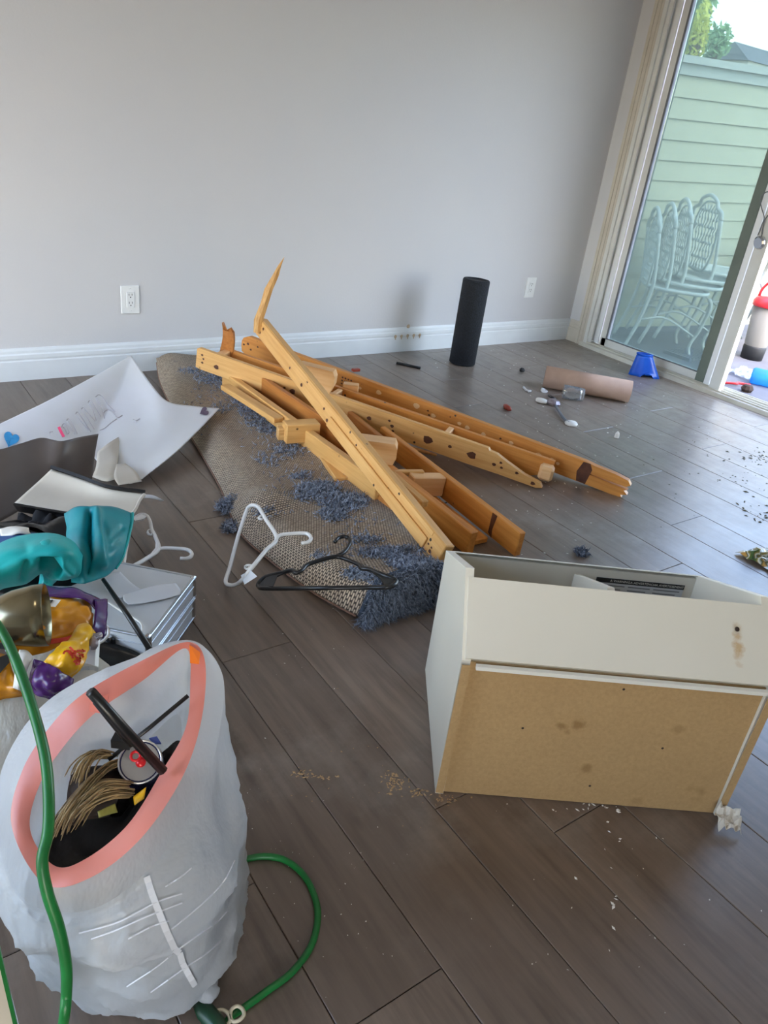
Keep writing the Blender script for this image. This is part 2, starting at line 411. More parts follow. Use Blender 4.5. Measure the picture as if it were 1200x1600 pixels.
def m_particle():
    m, n, b = base_mat('raw particleboard')
    mp = coords(n, (1, 1, 1), 'Object'); f = noise(n, mp, 130, 3, .7); l = noise(n, mp, 3, 3); s = noise(n, mp, 7.5, 3)
    c = mix(n, ramp(n, l.outputs[0], [(.3, (0, 0, 0, 1)), (.7, (1, 1, 1, 1))]).outputs[0], S(186, 152, 104), S(176, 142, 96))
    c = mix(n, ramp(n, f.outputs[0], [(.35, (0, 0, 0, 1)), (.7, (.35, .35, .35, 1))]).outputs[0], c, S(146, 112, 70))
    c = mix(n, ramp(n, s.outputs[0], [(.66, (0, 0, 0, 1)), (.74, (.6, .6, .6, 1))]).outputs[0], c, S(132, 98, 48))
    c = stained(n, c, [(CP(.007, w_, z_), r, a) for w_, z_, r, a in ((.212, .187, .014, .65), (.245, .195, .016, .7), (.285, .088, .015, .6), (.432, .205, .014, .4), (.40, .015, .018, .35), (.225, .175, .01, .4))], S(128, 92, 44))
    n.links.new(c, b.inputs['Base Color']); b.inputs['Roughness'].default_value = .7; bump(n, b, f.outputs[0], .1, .002); return m

M_burn = mat('brown water stain', S(150, 112, 56), S(140, 100, 46), .7, sc=30)
M_rust = mat('rust stain', S(178, 140, 96), S(206, 190, 160), .5, sc=22)
M_hole = mat('drilled hole', S(52, 36, 26), rough=.8)

def m_bag(name, col, alpha, trans=.45, rough=.32, bsc=9, bs=.55):
    m, n, b = base_mat(name); o = n.nodes['Material Output']
    b.inputs['Base Color'].default_value = col; b.inputs['Roughness'].default_value = rough
    mp = coords(n, (1.0, 1.0, .55)); a1 = noise(n, mp, bsc, 5, .6); a1.inputs['Distortion'].default_value = .3
    bump(n, b, a1.outputs[0], bs, .03)
    t = N(n, 'ShaderNodeBsdfTranslucent'); t.inputs[0].default_value = col
    s1 = N(n, 'ShaderNodeMixShader'); s1.inputs[0].default_value = trans; n.links.new(b.outputs[0], s1.inputs[1]); n.links.new(t.outputs[0], s1.inputs[2])
    tr = N(n, 'ShaderNodeBsdfTransparent'); s2 = N(n, 'ShaderNodeMixShader'); s2.inputs[0].default_value = alpha
    n.links.new(s1.outputs[0], s2.inputs[1]); n.links.new(tr.outputs[0], s2.inputs[2]); n.links.new(s2.outputs[0], o.inputs[0]); return m
M_bag = m_bag('white bag film', S(226, 230, 234), .24)
M_bag2 = m_bag('ivory bag film', S(206, 200, 188), .08)
def m_glass(name, tint, haze=.0, hazecol=(.8, .9, .88, 1), ior=1.45):
    m, n, b = base_mat(name); o = n.nodes['Material Output']
    tr = N(n, 'ShaderNodeBsdfTransparent'); tr.inputs[0].default_value = tint
    g = N(n, 'ShaderNodeBsdfGlossy'); g.inputs['Roughness'].default_value = .03
    fr = N(n, 'ShaderNodeFresnel'); fr.inputs[0].default_value = ior
    s1 = N(n, 'ShaderNodeMixShader'); n.links.new(fr.outputs[0], s1.inputs[0]); n.links.new(tr.outputs[0], s1.inputs[1]); n.links.new(g.outputs[0], s1.inputs[2])
    d = N(n, 'ShaderNodeBsdfTranslucent'); d.inputs[0].default_value = hazecol
    d2 = N(n, 'ShaderNodeBsdfDiffuse'); d2.inputs[0].default_value = hazecol
    a = N(n, 'ShaderNodeMixShader'); a.inputs[0].default_value = .5; n.links.new(d.outputs[0], a.inputs[1]); n.links.new(d2.outputs[0], a.inputs[2])
    s2 = N(n, 'ShaderNodeMixShader'); s2.inputs[0].default_value = haze
    n.links.new(s1.outputs[0], s2.inputs[1]); n.links.new(a.outputs[0], s2.inputs[2]); n.links.new(s2.outputs[0], o.inputs[0]); return m
M_pane = m_glass('dusty tinted door glass', (.40, .47, .455, 1), .12)  # dust haze and tint also stand in for the teal reflection
M_tumbler = m_glass('clear tumbler glass', (.97, .98, .98, 1), .10, (.95, .95, .95, 1), 1.2)
M_film = m_glass('clear wrapping film', (.95, .97, 1, 1), .25, (.9, .93, 1, 1))
M_tub = m_glass('cloudy tub plastic', (.9, .9, .88, 1), .75, (.50, .48, .44, 1))
M_bottle = m_glass('blue bottle plastic', (.2, .62, .95, 1), .5, (.12, .5, .9, 1))
M_siding = mat('cream siding paint', S(188, 184, 160), S(180, 177, 154), .6, sc=2, src='World')
M_cap = mat('siding cap paint', S(176, 178, 172), rough=.6)
M_patio = mat('patio concrete', S(112, 111, 116), S(100, 99, 104), .8, sc=5, src='World', bmp=.15, bsc=30)
M_iron = mat('white cast metal', S(206, 210, 206), S(196, 200, 196), .4, sc=20)
M_leaf = mat('tree leaves', S(160, 190, 140), S(136, 172, 126), .6, sc=3, trans=.4)
M_leafy = mat('yellow green leaves', S(222, 220, 110), S(200, 206, 104), .6, sc=3, trans=.4)
M_bark = mat('bark', S(92, 76, 62), rough=.9)
M_roof = mat('grey roof', S(120, 122, 128), S(104, 106, 112), .8, sc=6)
M_stucco = mat('pale stucco', S(206, 204, 198), rough=.8)
M_cushion = mat('grey cushion', S(120, 122, 126), S(104, 106, 110), .9, sc=10)
M_garden = mat('dry ground', S(130, 118, 96), S(110, 104, 84), .95, sc=2, src='World')

def stained(n, col, marks, stain):
    """blotches with a shape of their own at given world points"""
    g = N(n, 'ShaderNodeNewGeometry'); nz = noise(n, None, 38, 4, .65); n.links.new(g.outputs['Position'], nz.inputs['Vector'])
    for (p, r, amt) in marks:
        d = N(n, 'ShaderNodeVectorMath'); d.operation = 'DISTANCE'; n.links.new(g.outputs['Position'], d.inputs[0]); d.inputs[1].default_value = tuple(p)
        a = N(n, 'ShaderNodeMath'); a.operation = 'MULTIPLY_ADD'; n.links.new(nz.outputs[0], a.inputs[0]); a.inputs[1].default_value = r*2.2; n.links.new(d.outputs['Value'], a.inputs[2])
        rr = N(n, 'ShaderNodeMapRange'); n.links.new(a.outputs[0], rr.inputs[0]); rr.inputs[1].default_value = r*1.5; rr.inputs[2].default_value = r*2.1; rr.inputs[3].default_value = amt; rr.inputs[4].default_value = 0
        col = mix(n, rr.outputs[0], col, stain)
    return col
F0 = np.array([.793, .730, .0015]); e1 = unit([.566, .824, 0]); e2 = unit([.8255, -.5645, 0]); CW = .58
def CP(s, wd, z): return F0+e1*s+e2*wd+ZV*z
M_particle = m_particle()
def m_mel():
    m, n, b = base_mat('white melamine'); x = noise(n, coords(n, (1, 1, 1), 'World'), 2.0, 3)
    c = ramp(n, x.outputs[0], [(.35, S(220, 213, 197)), (.65, S(214, 207, 190))]).outputs[0]
    q = [(CP(.008+.123*t, w_, .326+.111*t), r, a) for t, w_, r, a in ((.62, .508, .010, .5), (.52, .509, .013, .75), (.40, .508, .013, .8), (.30, .507, .012, .65), (.2, .505, .010, .45))]
    n.links.new(stained(n, c, q, S(186, 150, 100)), b.inputs['Base Color']); b.inputs['Roughness'].default_value = .38; return m
M_melamine = m_mel()

# ------------------------------------------------------------------ setting: floor, walls, ceiling
WY, WX, ZC = 3.332, 3.956, 2.45
X0, Y0 = -2.3, -1.7
fb = MB().box(((X0+WX+.10)/2, (Y0+WY)/2, -.06), (WX+.10-X0, WY-Y0, .094))
floor = struct(obj('floor', fb, M_rubber))
seams = [.406, .59, .77, .937, 1.11, 1.298, 1.495, 1.70, 1.90, 2.092, 2.289, 2.478, 2.69, 2.90, 3.10, 3.295, 3.49, 3.685, 3.88, WX]
while seams[0] > X0: seams.insert(0, seams[0]-.187)
joint = {(.406): .73, (.77): 1.273, (.937): .70, (2.478): 1.268, (2.092): 1.08}
for i in range(len(seams)-1):
    a, b = seams[i], seams[i+1]
    off = joint.get(round(b, 3), (i*.437) % 1.22)
    ys = [Y0]; y = Y0+((off-Y0) % 1.22)
    while y < WY-.02:
        if y > ys[-1]+.05: ys.append(y)
        y += 1.22
    ys.append(WY)
    for j in range(len(ys)-1):
        g, c = .0007, .0015
        x1, x2, y1, y2 = a+g, b-g, ys[j]+g, ys[j+1]-g
        mb = MB(); z = -.0
        mb.add([(x1, y1, -.012), (x2, y1, -.012), (x2, y2, -.012), (x1, y2, -.012), (x1, y1, -c*.7), (x2, y1, -c*.7), (x2, y2, -c*.7), (x1, y2, -c*.7),
                (x1+c, y1+c, z), (x2-c, y1+c, z), (x2-c, y2-c, z), (x1+c, y2-c, z)],
               [(0, 1, 5, 4), (1, 2, 6, 5), (2, 3, 7, 6), (3, 0, 4, 7), (4, 5, 9, 8), (5, 6, 10, 9), (6, 7, 11, 10), (7, 4, 8, 11), (8, 9, 10, 11)])
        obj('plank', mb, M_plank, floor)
struct(obj('wall_back', MB().box(((X0+WX+.4)/2, WY+.06, ZC/2-.05), (WX+.4-X0, .12, ZC+.1)), M_wall))
WA, WB, WC, WD = .55, 3.1, .15, 2.3     # wide window in the left wall: y range and z range
lw = MB(); lw.box((X0-.06, (Y0+WA)/2, ZC/2), (.12, WA-Y0, ZC)); lw.box((X0-.06, (WB+WY)/2, ZC/2), (.12, WY-WB, ZC))
lw.box((X0-.06, (WA+WB)/2, WC/2), (.12, WB-WA, WC)); lw.box((X0-.06, (WA+WB)/2, (WD+ZC)/2), (.12, WB-WA, ZC-WD)); struct(obj('wall_left', lw, M_wall))
VA, VB, VC, VD = -1.5, -.55, .25, 1.35   # unseen low opening added behind the camera as fill for the front faces
fw = MB(); fw.box(((X0+VA)/2, Y0-.06, ZC/2), (VA-X0, .12, ZC)); fw.box(((VB+WX)/2, Y0-.06, ZC/2), (WX-VB, .12, ZC))
fw.box(((VA+VB)/2, Y0-.06, VC/2), (VB-VA, .12, VC)); fw.box(((VA+VB)/2, Y0-.06, (VD+ZC)/2), (VB-VA, .12, ZC-VD)); struct(obj('wall_front', fw, M_wall))
struct(obj('ceiling', MB().box(((X0+WX)/2, (Y0+WY)/2, ZC+.06), (WX-X0+.24, WY-Y0+.1, .10)), M_ceil))
# right wall with the sliding door opening
DY0, DY1, DZ = .70, 3.172, 2.06
rw = MB()
rw.box((WX+.06, (DY1+WY)/2, ZC/2), (.12, WY-DY1, ZC)); rw.box((WX+.06, (Y0+DY0)/2, ZC/2), (.12, DY0-Y0, ZC)); rw.box((WX+.06, (DY0+DY1)/2, (DZ+ZC)/2), (.12, DY1-DY0, ZC-DZ))
struct(obj('wall_right', rw, M_wall))
# baseboards: stepped colonial profile
def base_profile(h=.135):
    return [(0, 0), (.016, 0), (.016, h*.60), (.0125, h*.63), (.0125, h*.66), (.0145, h*.69), (.0145, h*.80), (.010, h*.84), (.009, h*.92), (.005, h), (0, h)]
bb = MB(); pr = base_profile()
bb.prism([(X0, WY-d, z) for d, z in pr], (WX-X0, 0, 0)); struct(obj('baseboard_back', bb, M_trim))
bb = MB(); bb.prism([(WX-d, 3.238, z) for d, z in pr], (0, WY-.0165-3.238, 0)); struct(obj('baseboard_right', bb, M_trim_old))
# dried glue dabs on the baseboard
gm = MB()
for k in range(5):
    p = ony(618+k*9.5, 526-k*.6, WY-.018); gm.lathe([(.0, -.001), (.010, .0), (.006, .004), (0, .006)], p, (0, -1, 0), 8)
    gm.box(p+np.array([.0, -.001, -.006]), (.004, .003, .022))
p = ony(638, 510, WY-.006); gm.lathe([(0, -.001), (.012, 0), (.007, .003), (0, .004)], p, (0, -1, 0), 8)
tag(obj('glue_residue', gm, M_glue), 'row of tan dried glue dabs on the white baseboard under the bare wall', 'residue', kind='stuff')

# unseen fill lamp added at the ceiling to warm the room
cl = thing('fill_light', (1.0, .6, ZC), 'added round fill lamp at the ceiling over the middle of the room', 'lamp')
obj('fill_base', MB().lathe([(.17, .0), (.17, -.02), (.15, -.045), (0, -.05)], (1.0, .6, ZC), n=24), M_whiteplas, cl)
ld = bpy.data.lights.new('fill_lamp', 'AREA'); ld.shape = 'DISK'; ld.size = .32; ld.energy = FILL_W; ld.color = (1.0, .88, .72)
lo = bpy.data.objects.new('fill_lamp', ld); link(lo, Matrix.Translation((1.0, .6, ZC-.06)), cl)

# ------------------------------------------------------------------ outlets
def outlet(px, py, label):
    c = ony(px, py, WY); t = thing('wall_outlet', c, label, 'outlet')
    mb = MB().bbox(c+np.array([0, -.003, 0]), (.079, .007, .120), bev=.003); obj('cover_plate', mb, M_plate, t)
    rc = MB().bbox(c+np.array([0, -.0075, 0]), (.034, .005, .068), bev=.0015); rec = obj('receptacle', rc, M_plate, t)
    sl = MB()
    for s in (-1, 1):
        zc = s*.0175+.002
        for dx in (-.0065, .0065): sl.box(c+np.array([dx, -.0101, zc+.004]), (.0022, .001, .0085))
        sl.lathe([(.0026, 0), (.0026, .0008)], c+np.array([0, -.0098, zc-.0075]), (0, -1, 0), 8)
    stuff(obj('slots', sl, M_slot, rec))
    sc = MB()
    for s in (-1, 1): sc.lathe([(.003, 0), (.0025, .001), (0, .0012)], c+np.array([0, -.0066, s*.048]), (0, -1, 0), 8)
    stuff(obj('screw', sc, M_plate, t))
outlet(203, 468, 'white double wall outlet on the back wall left of the broken wood pile')
outlet(828, 449, 'white double wall outlet on the back wall near the sliding door corner')

# ------------------------------------------------------------------ sliding door
door = struct(obj('door_1', MB().box((WX+.05, (DY0+DY1)/2, -.016), (.14, DY1-DY0, .03)), M_track))
XC = 3.95
# casing (interior trim) and jambs
tr = MB()
for d, wdt, x in ((.0, .066, .016), (.012, .012, .021), (.040, .010, .020)):
    tr.box((WX-x/2, DY1+.066-d-wdt/2, DZ/2+.02), (x, wdt, DZ+.04))
struct(obj('trim_1', tr, M_trim_old))
tr = MB().box((WX-.008, (DY0+DY1)/2, DZ+.033), (.016, DY1-DY0+.13, .066)); struct(obj('trim_2', tr, M_trim_old))
tr = MB().box((WX-.008, DY0-.033, DZ/2+.02), (.016, .066, DZ+.04)); struct(obj('trim_3', tr, M_trim_old))
# main frame: jamb with a channel, head, sill with rails
jb = MB()
jb.box((WX+.05, DY1-.012, DZ/2), (.13, .024, DZ)); jb.box((WX+.004, DY1-.036, DZ/2), (.012, .026, DZ)); jb.box((WX+.062, DY1-.036, DZ/2), (.010, .026, DZ))
obj('jamb', jb, M_vinyl, door)
obj('jamb', MB().box((WX+.05, DY0+.012, DZ/2), (.13, .024, DZ)), M_vinyl, door)
obj('head', MB().box((WX+.05, (DY0+DY1)/2, DZ-.02), (.13, DY1-DY0-.05, .04)), M_vinyl, door)
sl = MB(); yy = (DY0+DY1)/2; ll = DY1-DY0-.05
sl.box((WX+.05, yy, .008), (.128, ll, .016))
for x in (-.010, .03, .078, .11): sl.box((WX+x, yy, .024), (.005, ll, .018))
obj('sill_track', sl, M_track, door)
# interior lip board of the sill, slightly warped at the corner end
lip = MB(); A = []
for k in range(17):
    y = DY1+.02-(DY1+.02-DY0)*k/16; dx = .0 if k > 5 else -.012*math.sin(math.pi*k/5)
    A.append([(WX-.005+dx, y, .026), (WX-.026+dx, y, .022), (WX-.03+dx, y, .0)])
lip.grid(np.array(A), .006, smooth=False); obj('sill_lip', lip, M_track, door)
def panel(x, ya, yb, z0, z1, st, rail_b, rail_t, name, sa=.10):
    th = .034
    f = MB()
    f.bbox((x, ya+sa/2, (z0+z1)/2), (th, sa, z1-z0), bev=.003); f.bbox((x, yb-st/2, (z0+z1)/2), (th, st, z1-z0), bev=.003)
    p = obj(name, f, M_vinyl, door)
    r = MB(); r.bbox((x, (ya+yb)/2, z0+rail_b/2), (th, yb-ya-st*.5, rail_b), bev=.003); r.bbox((x, (ya+yb)/2, z1-rail_t/2), (th, yb-ya-st*.5, rail_t), bev=.003)
    obj('rail', r, M_vinyl, p)
    g = MB(); a, b, c, d = ya+sa-.004, yb-st+.004, z0+rail_b-.004, z1-rail_t+.004
    for yy1, yy2, zz1, zz2 in ((a, a+.007, c, d), (b-.007, b, c, d), (a, b, c, c+.007), (a, b, d-.007, d)):
        g.box((x-th/2-.001, (yy1+yy2)/2, (zz1+zz2)/2), (.006, yy2-yy1, zz2-zz1))
    g.box((x-.002, yb-st-.004, (c+d)/2), (th+.006, .010, d-c))
    obj('gasket', g, M_cushion, p)
    obj('glass_pane', MB().box((x-.011, (ya+yb)/2, (c+d)/2), (.005, b-a, d-c)), M_pane, p)
    return p
# fixed panel nearest the corner (outer track), sliding panel parked in front of it
pf = panel(WX+.055, 2.258, 3.088, .022, DZ-.03, .050, .058, .07, 'fixed_panel')
M_grn = mat('shaded grey green strip', S(112, 122, 112), S(100, 110, 102), .5, sc=5)  # stile band in shade, its darkness put into the colour
M_bright = mat('sky-lit white vinyl', S(236, 238, 240), rough=.22)  # brighter copy of the vinyl, skylight on the jamb painted in
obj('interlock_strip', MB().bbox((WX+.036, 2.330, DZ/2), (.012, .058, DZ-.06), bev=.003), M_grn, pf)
obj('interlock_strip', MB().bbox((WX+.034, 2.280, DZ/2), (.016, .038, DZ-.06), bev=.003), M_bright, pf)
obj('jamb_liner', MB().bbox((WX+.040, 3.126, DZ/2+.01), (.012, .070, DZ-.05), bev=.003), M_bright, pf)  # plate added to show the sky-lit strip beside the stile
st = MB(); st.bbox((WX+.018, 2.214, .022+(DZ-.05)/2), (.036, .062, DZ-.05), bev=.003); obj('meeting_stile', st, M_vinyl, pf)
obj('strike_edge', MB().box((WX+.020, 2.1805, .02+(DZ-.05)/2), (.044, .006, DZ-.06)), M_white, pf)
# pull cord with a round metal weight on the stile
hc = fl(1187, 379, .0); hc = onx(1187, 379, WX-.004)
hk = thing('hanging_lock', hc+np.array([0, 0, -.03]), 'round grey metal lock hanging by a cord loop on the sliding door stile', 'lock')
obj('lock_body', MB().lathe([(.0, -.014), (.026, -.014), (.034, -.006), (.034, .006), (.028, .012), (0, .012)], hc, (1, -.15, .2), 12, smooth=False), M_chrome, hk)
lp = [onx(a, b, WX-.006) for a, b in ((1184, 368), (1190, 352), (1194, 340), (1190, 325), (1188, 312), (1193, 303), (1201, 300), (1208, 310), (1204, 330), (1196, 342), (1192, 355), (1190, 368))]
obj('cord_loop', MB().tube(catmull(lp, 40), .0028, 6), M_cushion, hk)

# ------------------------------------------------------------------ outside: patio, siding wall, tree, house
PZ = -.12
struct(obj('patio', MB().box((9, 2.0, PZ-.05), (9.7, 14, .1)), M_patio))
struct(obj('ground', MB().box((22, 14, PZ-.16), (60, 60, .1)), M_garden))
fd = unit([.995, -.10, .036]); A0 = np.array([4.1, 3.97, PZ]); fn = unit([-.10, -.995, 0])
sd = thing('boundary_wall', (7.0, 3.70, PZ), 'tall cream wall of horizontal lap siding across the patio behind the white chairs', 'wall')
NB, bh = 14, .1365
for k in range(NB):
    z0 = k*bh-.165; z1 = z0+bh
    P0 = A0+ZV*z0; mb = MB()
    mb.prism([P0+fn*.020, P0+fn*.006+ZV*(bh-.002), P0-fn*.012+ZV*(bh-.002), P0-fn*.012], fd*8.0)
    obj('siding_board', mb, M_siding, sd)
P0 = A0+ZV*(NB*bh-.165); obj('wall_cap', MB().prism([P0+fn*.03, P0+fn*.03+ZV*.07, P0+fn*.06+ZV*.07, P0+fn*.06+ZV*.115, P0-fn*.14+ZV*.115, P0-fn*.14], fd*8.0), M_cap, sd)
P0 = A0-fn*.12-ZV*.1; obj('wall_core', MB().prism([P0+fn*.10, P0+fn*.10+ZV*NB*bh, P0-fn*.02+ZV*NB*bh, P0-fn*.02], fd*8.0), M_stucco, sd)

def leaves(name, c, rad, n, size, m, parent, seed):
    rnd = random.Random(seed); mb = MB()
    for k in range(n):
        d = unit([rnd.gauss(0, 1) for _ in range(3)]); r = rnd.random()**.45
        p = np.array(c)+d*np.array(rad)*r; a = unit([rnd.gauss(0, 1) for _ in range(3)]); b = unit(np.cross(a, [rnd.gauss(0, 1) for _ in range(3)]))
        s = size*(.6+.8*rnd.random()); mb.add([p-a*s, p+b*s*.4, p+a*s, p-b*s*.4], [(0, 1, 2, 3)])
    o = obj(name, mb, m, parent); o['kind'] = 'stuff'; return o
tp = fl(1060, 20, 2.6)
def tree(name, px, py, rng, zb, rad, m, label, seed, n=900, size=.09):
    c = dist(px, py, rng); t = thing(name, (c[0], c[1], PZ-.11), label, 'tree')
    obj('trunk', MB().tube([(c[0], c[1], PZ-.12), (c[0]+.05, c[1], c[2]*.6), (c[0], c[1], c[2])], [.14, .10, .04], 8), M_bark, t)
    leaves('foliage', c, rad, n, size, m, t, seed)
tree('leafy_tree', 1066, 5, 9.0, 0, (.28, .3, .62), M_leaf, 'tall green tree beyond the siding wall at the left edge of the door glass', 1, 2600, .045)
tree('yellow_shrub', 1090, 56, 8.0, 0, (.09, .10, .26), M_leafy, 'slim yellow green shrub rising over the siding wall cap', 2, 500, .03)
tree('small_tree', 1120, 66, 11.0, 0, (.17, .17, .20), M_leaf, 'small rounded green tree over the middle of the siding wall', 3, 500, .04)
hp = dist(1204, 100, 22.0); hs = thing('neighbour_house', (hp[0], hp[1], PZ-.11), 'pale house with a grey gable roof far beyond the siding wall', 'house')
obj('wall', MB().box((hp[0], hp[1], (hp[2]-.1+PZ-.11)/2), (3, .8, hp[2]-.1-PZ+.11)), M_stucco, hs)
g0 = np.array([hp[0]-1.6, hp[1], hp[2]-.12]); obj('roof', MB().prism([g0+np.array([0, -.46, 0]), g0+np.array([0, .46, 0]), g0+np.array([0, 0, .34])], (3.2, 0, 0)), M_roof, hs)

# --- stacked white cast chairs
def iron_chair(c, ang, label):
    t = thing('patio_chair', c, label, 'chair', None)
    f = np.array([math.cos(ang), math.sin(ang), 0]); s = np.array([-f[1], f[0], 0]); c = np.array(c, float)
    def P(x, y, z): return c+f*x+s*y+ZV*z
    sh = .44; hw = .20
    # back: side posts that run down into the rear legs, shaped crest, oval inner hoop and lattice
    for sg in (-1, 1):
        obj('back_post', MB().tube(catmull([P(-.26, sg*.23, .0), P(-.20, sg*.225, .2), P(-.165, sg*.215, sh), P(-.185, sg*.21, .62), P(-.215, sg*.205, .80)], 16), .013, 8), M_iron, t)
        obj('front_leg', MB().tube(catmull([P(.24, sg*.21, sh-.02), P(.262, sg*.215, .36), P(.235, sg*.21, .2), P(.20, sg*.205, .08), P(.225, sg*.215, .0)], 18), [.014]*6+[.012]*12, 8), M_iron, t)
    crest = [P(-.215, -.205, .80), P(-.22, -.19, .845), P(-.222, -.13, .87), P(-.228, -.10, .915), P(-.23, 0, .945), P(-.228, .10, .915), P(-.222, .13, .87), P(-.22, .19, .845), P(-.215, .205, .80)]
    obj('crest_rail', MB().tube(catmull(crest, 36), .014, 8), M_iron, t)
    sp_ = lambda v, e: math.copysign(abs(v)**e, v)
    hoop = [P(-.185-.05*(z-.5), .170*sp_(math.cos(a), .55)*(1-.25*max(0, math.sin(a))**4), z) for a in np.linspace(0, 2*math.pi, 41)[:-1] for z in [.67+.235*sp_(math.sin(a), .85)]]
    obj('hoop', MB().tube(hoop, .009, 6, closed=True), M_iron, t)
    la = MB()
    for k in range(-4, 5):
        y0 = k*.040; h = .225*(max(.0, 1-(abs(y0)/.175)**4))**.4
        if h > .02: la.tube([P(-.185-.05*(.16+(z-.66)), y0+.012*math.sin(z*70+k), z) for z in np.linspace(.66-h, .66+h, 14)], .0062, 5)
    for q in range(8):
        z = .47+q*.053; h = .168*(max(0., 1-(abs(z-.67)/.235)**4))**.4
        for k in range(-3, 4):
            y0 = k*.04+(.02 if q % 2 else 0)
            if abs(y0) < h: la.lathe([(0, -.005), (.013, -.002), (.013, .002), (0, .005)], P(-.185-.05*(z-.5), y0, z), f, 6)
    obj('lattice', la, M_iron, t)
    obj('lower_rail', MB().tube(catmull([P(-.172, -.215, .455), P(-.165, 0, .425), P(-.172, .215, .455)], 12), .010, 6), M_iron, t)
    ring = [P(.04+.215*math.copysign(abs(math.cos(a))**.6, math.cos(a)), .225*math.copysign(abs(math.sin(a))**.6, math.sin(a)), sh) for a in np.linspace(0, 2*math.pi, 33)[:-1]]
    obj('seat_frame', MB().tube(ring, .014, 6, closed=True), M_iron, t)
    sb = MB()
    for k in range(-5, 6):
        y0 = k*.038; h = .20*(1-(abs(y0)/.235)**3)**.33 if abs(y0) < .235 else 0
        sb.box(P(.04, y0, sh), (2*h, .018, .006), [f, s, ZV])
    for k in range(-4, 5): sb.box(P(.04+k*.044, 0, sh-.002), (.012, .42, .005), [f, s, ZV])
    obj('seat_slats', sb, M_iron, t)
    for sg in (-1, 1): obj('stretcher', MB().tube(catmull([P(-.18, sg*.22, .22), P(-.02, sg*.20, .25), P(.215, sg*.207, .15)], 10), .008, 6), M_iron, t)
cl_ = ['white cast patio chair at the back of the stack, furthest left behind the glass', 'white cast patio chair second from the left in the stack behind the glass',
       'white cast patio chair third from the left in the stack behind the glass', 'white cast patio chair at the right front of the stack behind the glass']
for k, (x, y, a) in enumerate(((4.98, 3.36, -42), (5.13, 3.36, -40), (5.28, 3.36, -38), (5.48, 3.33, -27))):
    iron_chair((x, y, PZ+(0, .035, .07, .115)[k]), R_(a), cl_[k])

# dark mat, slatted bench, tub, bottle, film outside
dm = fl(1078, 556, PZ); mb = MB()
for k in range(9): mb.box(dm+np.array([-.16+k*.04, .0, .012]), (.024, .22, .024))
mb.box(dm+np.array([0, .1, .008]), (.34, .015, .016)); mb.box(dm+np.array([0, -.1, .008]), (.34, .015, .016))
tag(obj('boot_mat', mb, M_cushion), 'small dark slatted mat on the patio behind the door glass', 'mat')
bc = fl(1108, 500, PZ)+np.array([.35, .05, 0]); bt = thing('slatted_bench', bc, 'low white slatted bench with a grey cushion behind the patio chairs', 'bench')
for k in range(5): obj('slat', MB().box(bc+np.array([0, -.16+k*.08, .30]), (.9, .055, .02)), M_iron, bt)
for k in range(3): obj('rail', MB().box(bc+np.array([0, -.21, .08+k*.07]), (.9, .02, .035)), M_iron, bt)
for sx in (-1, 1):
    for sy in (-1, 1): obj('leg', MB().box(bc+np.array([sx*.42, sy*.19, .145]), (.04, .04, .29)), M_iron, bt)
cu = MB(); A = np.array([[bc+np.array([-.36+.5*u, -.17+.34*v, .335+.07*math.sin(math.pi*u)*math.sin(math.pi*v)]) for u in np.linspace(0, 1, 10)] for v in np.linspace(0, 1, 8)])
cu.grid(A, .03); obj('cushion', cu, M_cushion, bt)
# cloudy tub with red lid by the door opening
tb = fl(1158, 560, PZ)+np.array([.10, -.02, 0]); tt = thing('lidded_tub', tb, 'tall cloudy plastic tub with a red lid standing just outside the open door', 'tub')
obj('tub_base', MB().lathe([(.055, 0), (.078, .0), (.082, .09), (.078, .10), (0, .10)], tb, n=24), M_rubber, tt)
obj('tub_body', MB().lathe([(.078, .10), (.082, .12), (.105, .40), (.10, .40), (.076, .11)], tb, n=24), M_tub, tt)
obj('lid', MB().lathe([(.112, .385), (.118, .39), (.118, .42), (.10, .445), (.03, .455), (0, .455)], tb, n=24), M_red, tt)
hl = [tb+np.array([.0, .10*math.cos(a), .44+.13*math.sin(a)]) for a in np.linspace(0, math.pi, 16)]
obj('handle', MB().tube(hl, .010, 8), M_red, tt)
bp = fl(1192, 603, PZ)+np.array([.0, .0, .055])
bo = thing('blue_bottle', bp-ZV*.055, 'clear bright blue bottle lying on the patio beside the tub', 'bottle')
ax = unit([.5, -.8, 0]); obj('bottle_body', MB().lathe([(0, -.09), (.045, -.088), (.054, -.075), (.052, -.02), (.054, .03), (.052, .08), (.028, .115), (.016, .13), (0, .13)], bp, ax, 18), M_bottle, bo)
obj('cap', MB().lathe([(.019, .128), (.019, .152), (0, .152)], bp, ax, 14), M_white, bo)
fp = fl(1168, 588, PZ); A = np.array([[fp+np.array([-.12+.24*u, -.12+.24*v, .012+.05*abs(mn.noise(Vector((u*5, v*5, 3))))]) for u in np.linspace(0, 1, 16)] for v in np.linspace(0, 1, 16)])
tag(obj('clear_wrap', MB().grid(A, .0015, smooth=False), M_film), 'crumpled clear plastic wrap on the patio between tub and blue bottle', 'plastic wrap')
rp = fl(1146, 601, PZ); tag(obj('pink_strap', MB().tube(catmull([rp+np.array([-.08, .04, .008]), rp+np.array([-.02, -.03, .02]), rp+np.array([.05, .0, .008]), rp+np.array([.1, -.06, .008])], 16), .008, 6), M_red), 'short red strap on the patio in front of the tub', 'strap')
rb = fl(1166, 612, PZ)+np.array([0, 0, .0]); tag(obj('brown_stone', MB().lathe([(0, 0), (.03, .002), (.04, .02), (.028, .042), (0, .05)], rb, n=9, smooth=False), M_brown), 'small brown lump on the patio beside the blue bottle', 'stone')
bp2 = fl(1186, 545, PZ); bl = thing('white_table', bp2+np.array([.25, -.05, 0]), 'white outdoor table, one slanted leg showing past the open door', 'table')
q = bp2+np.array([.25, -.05, 0])
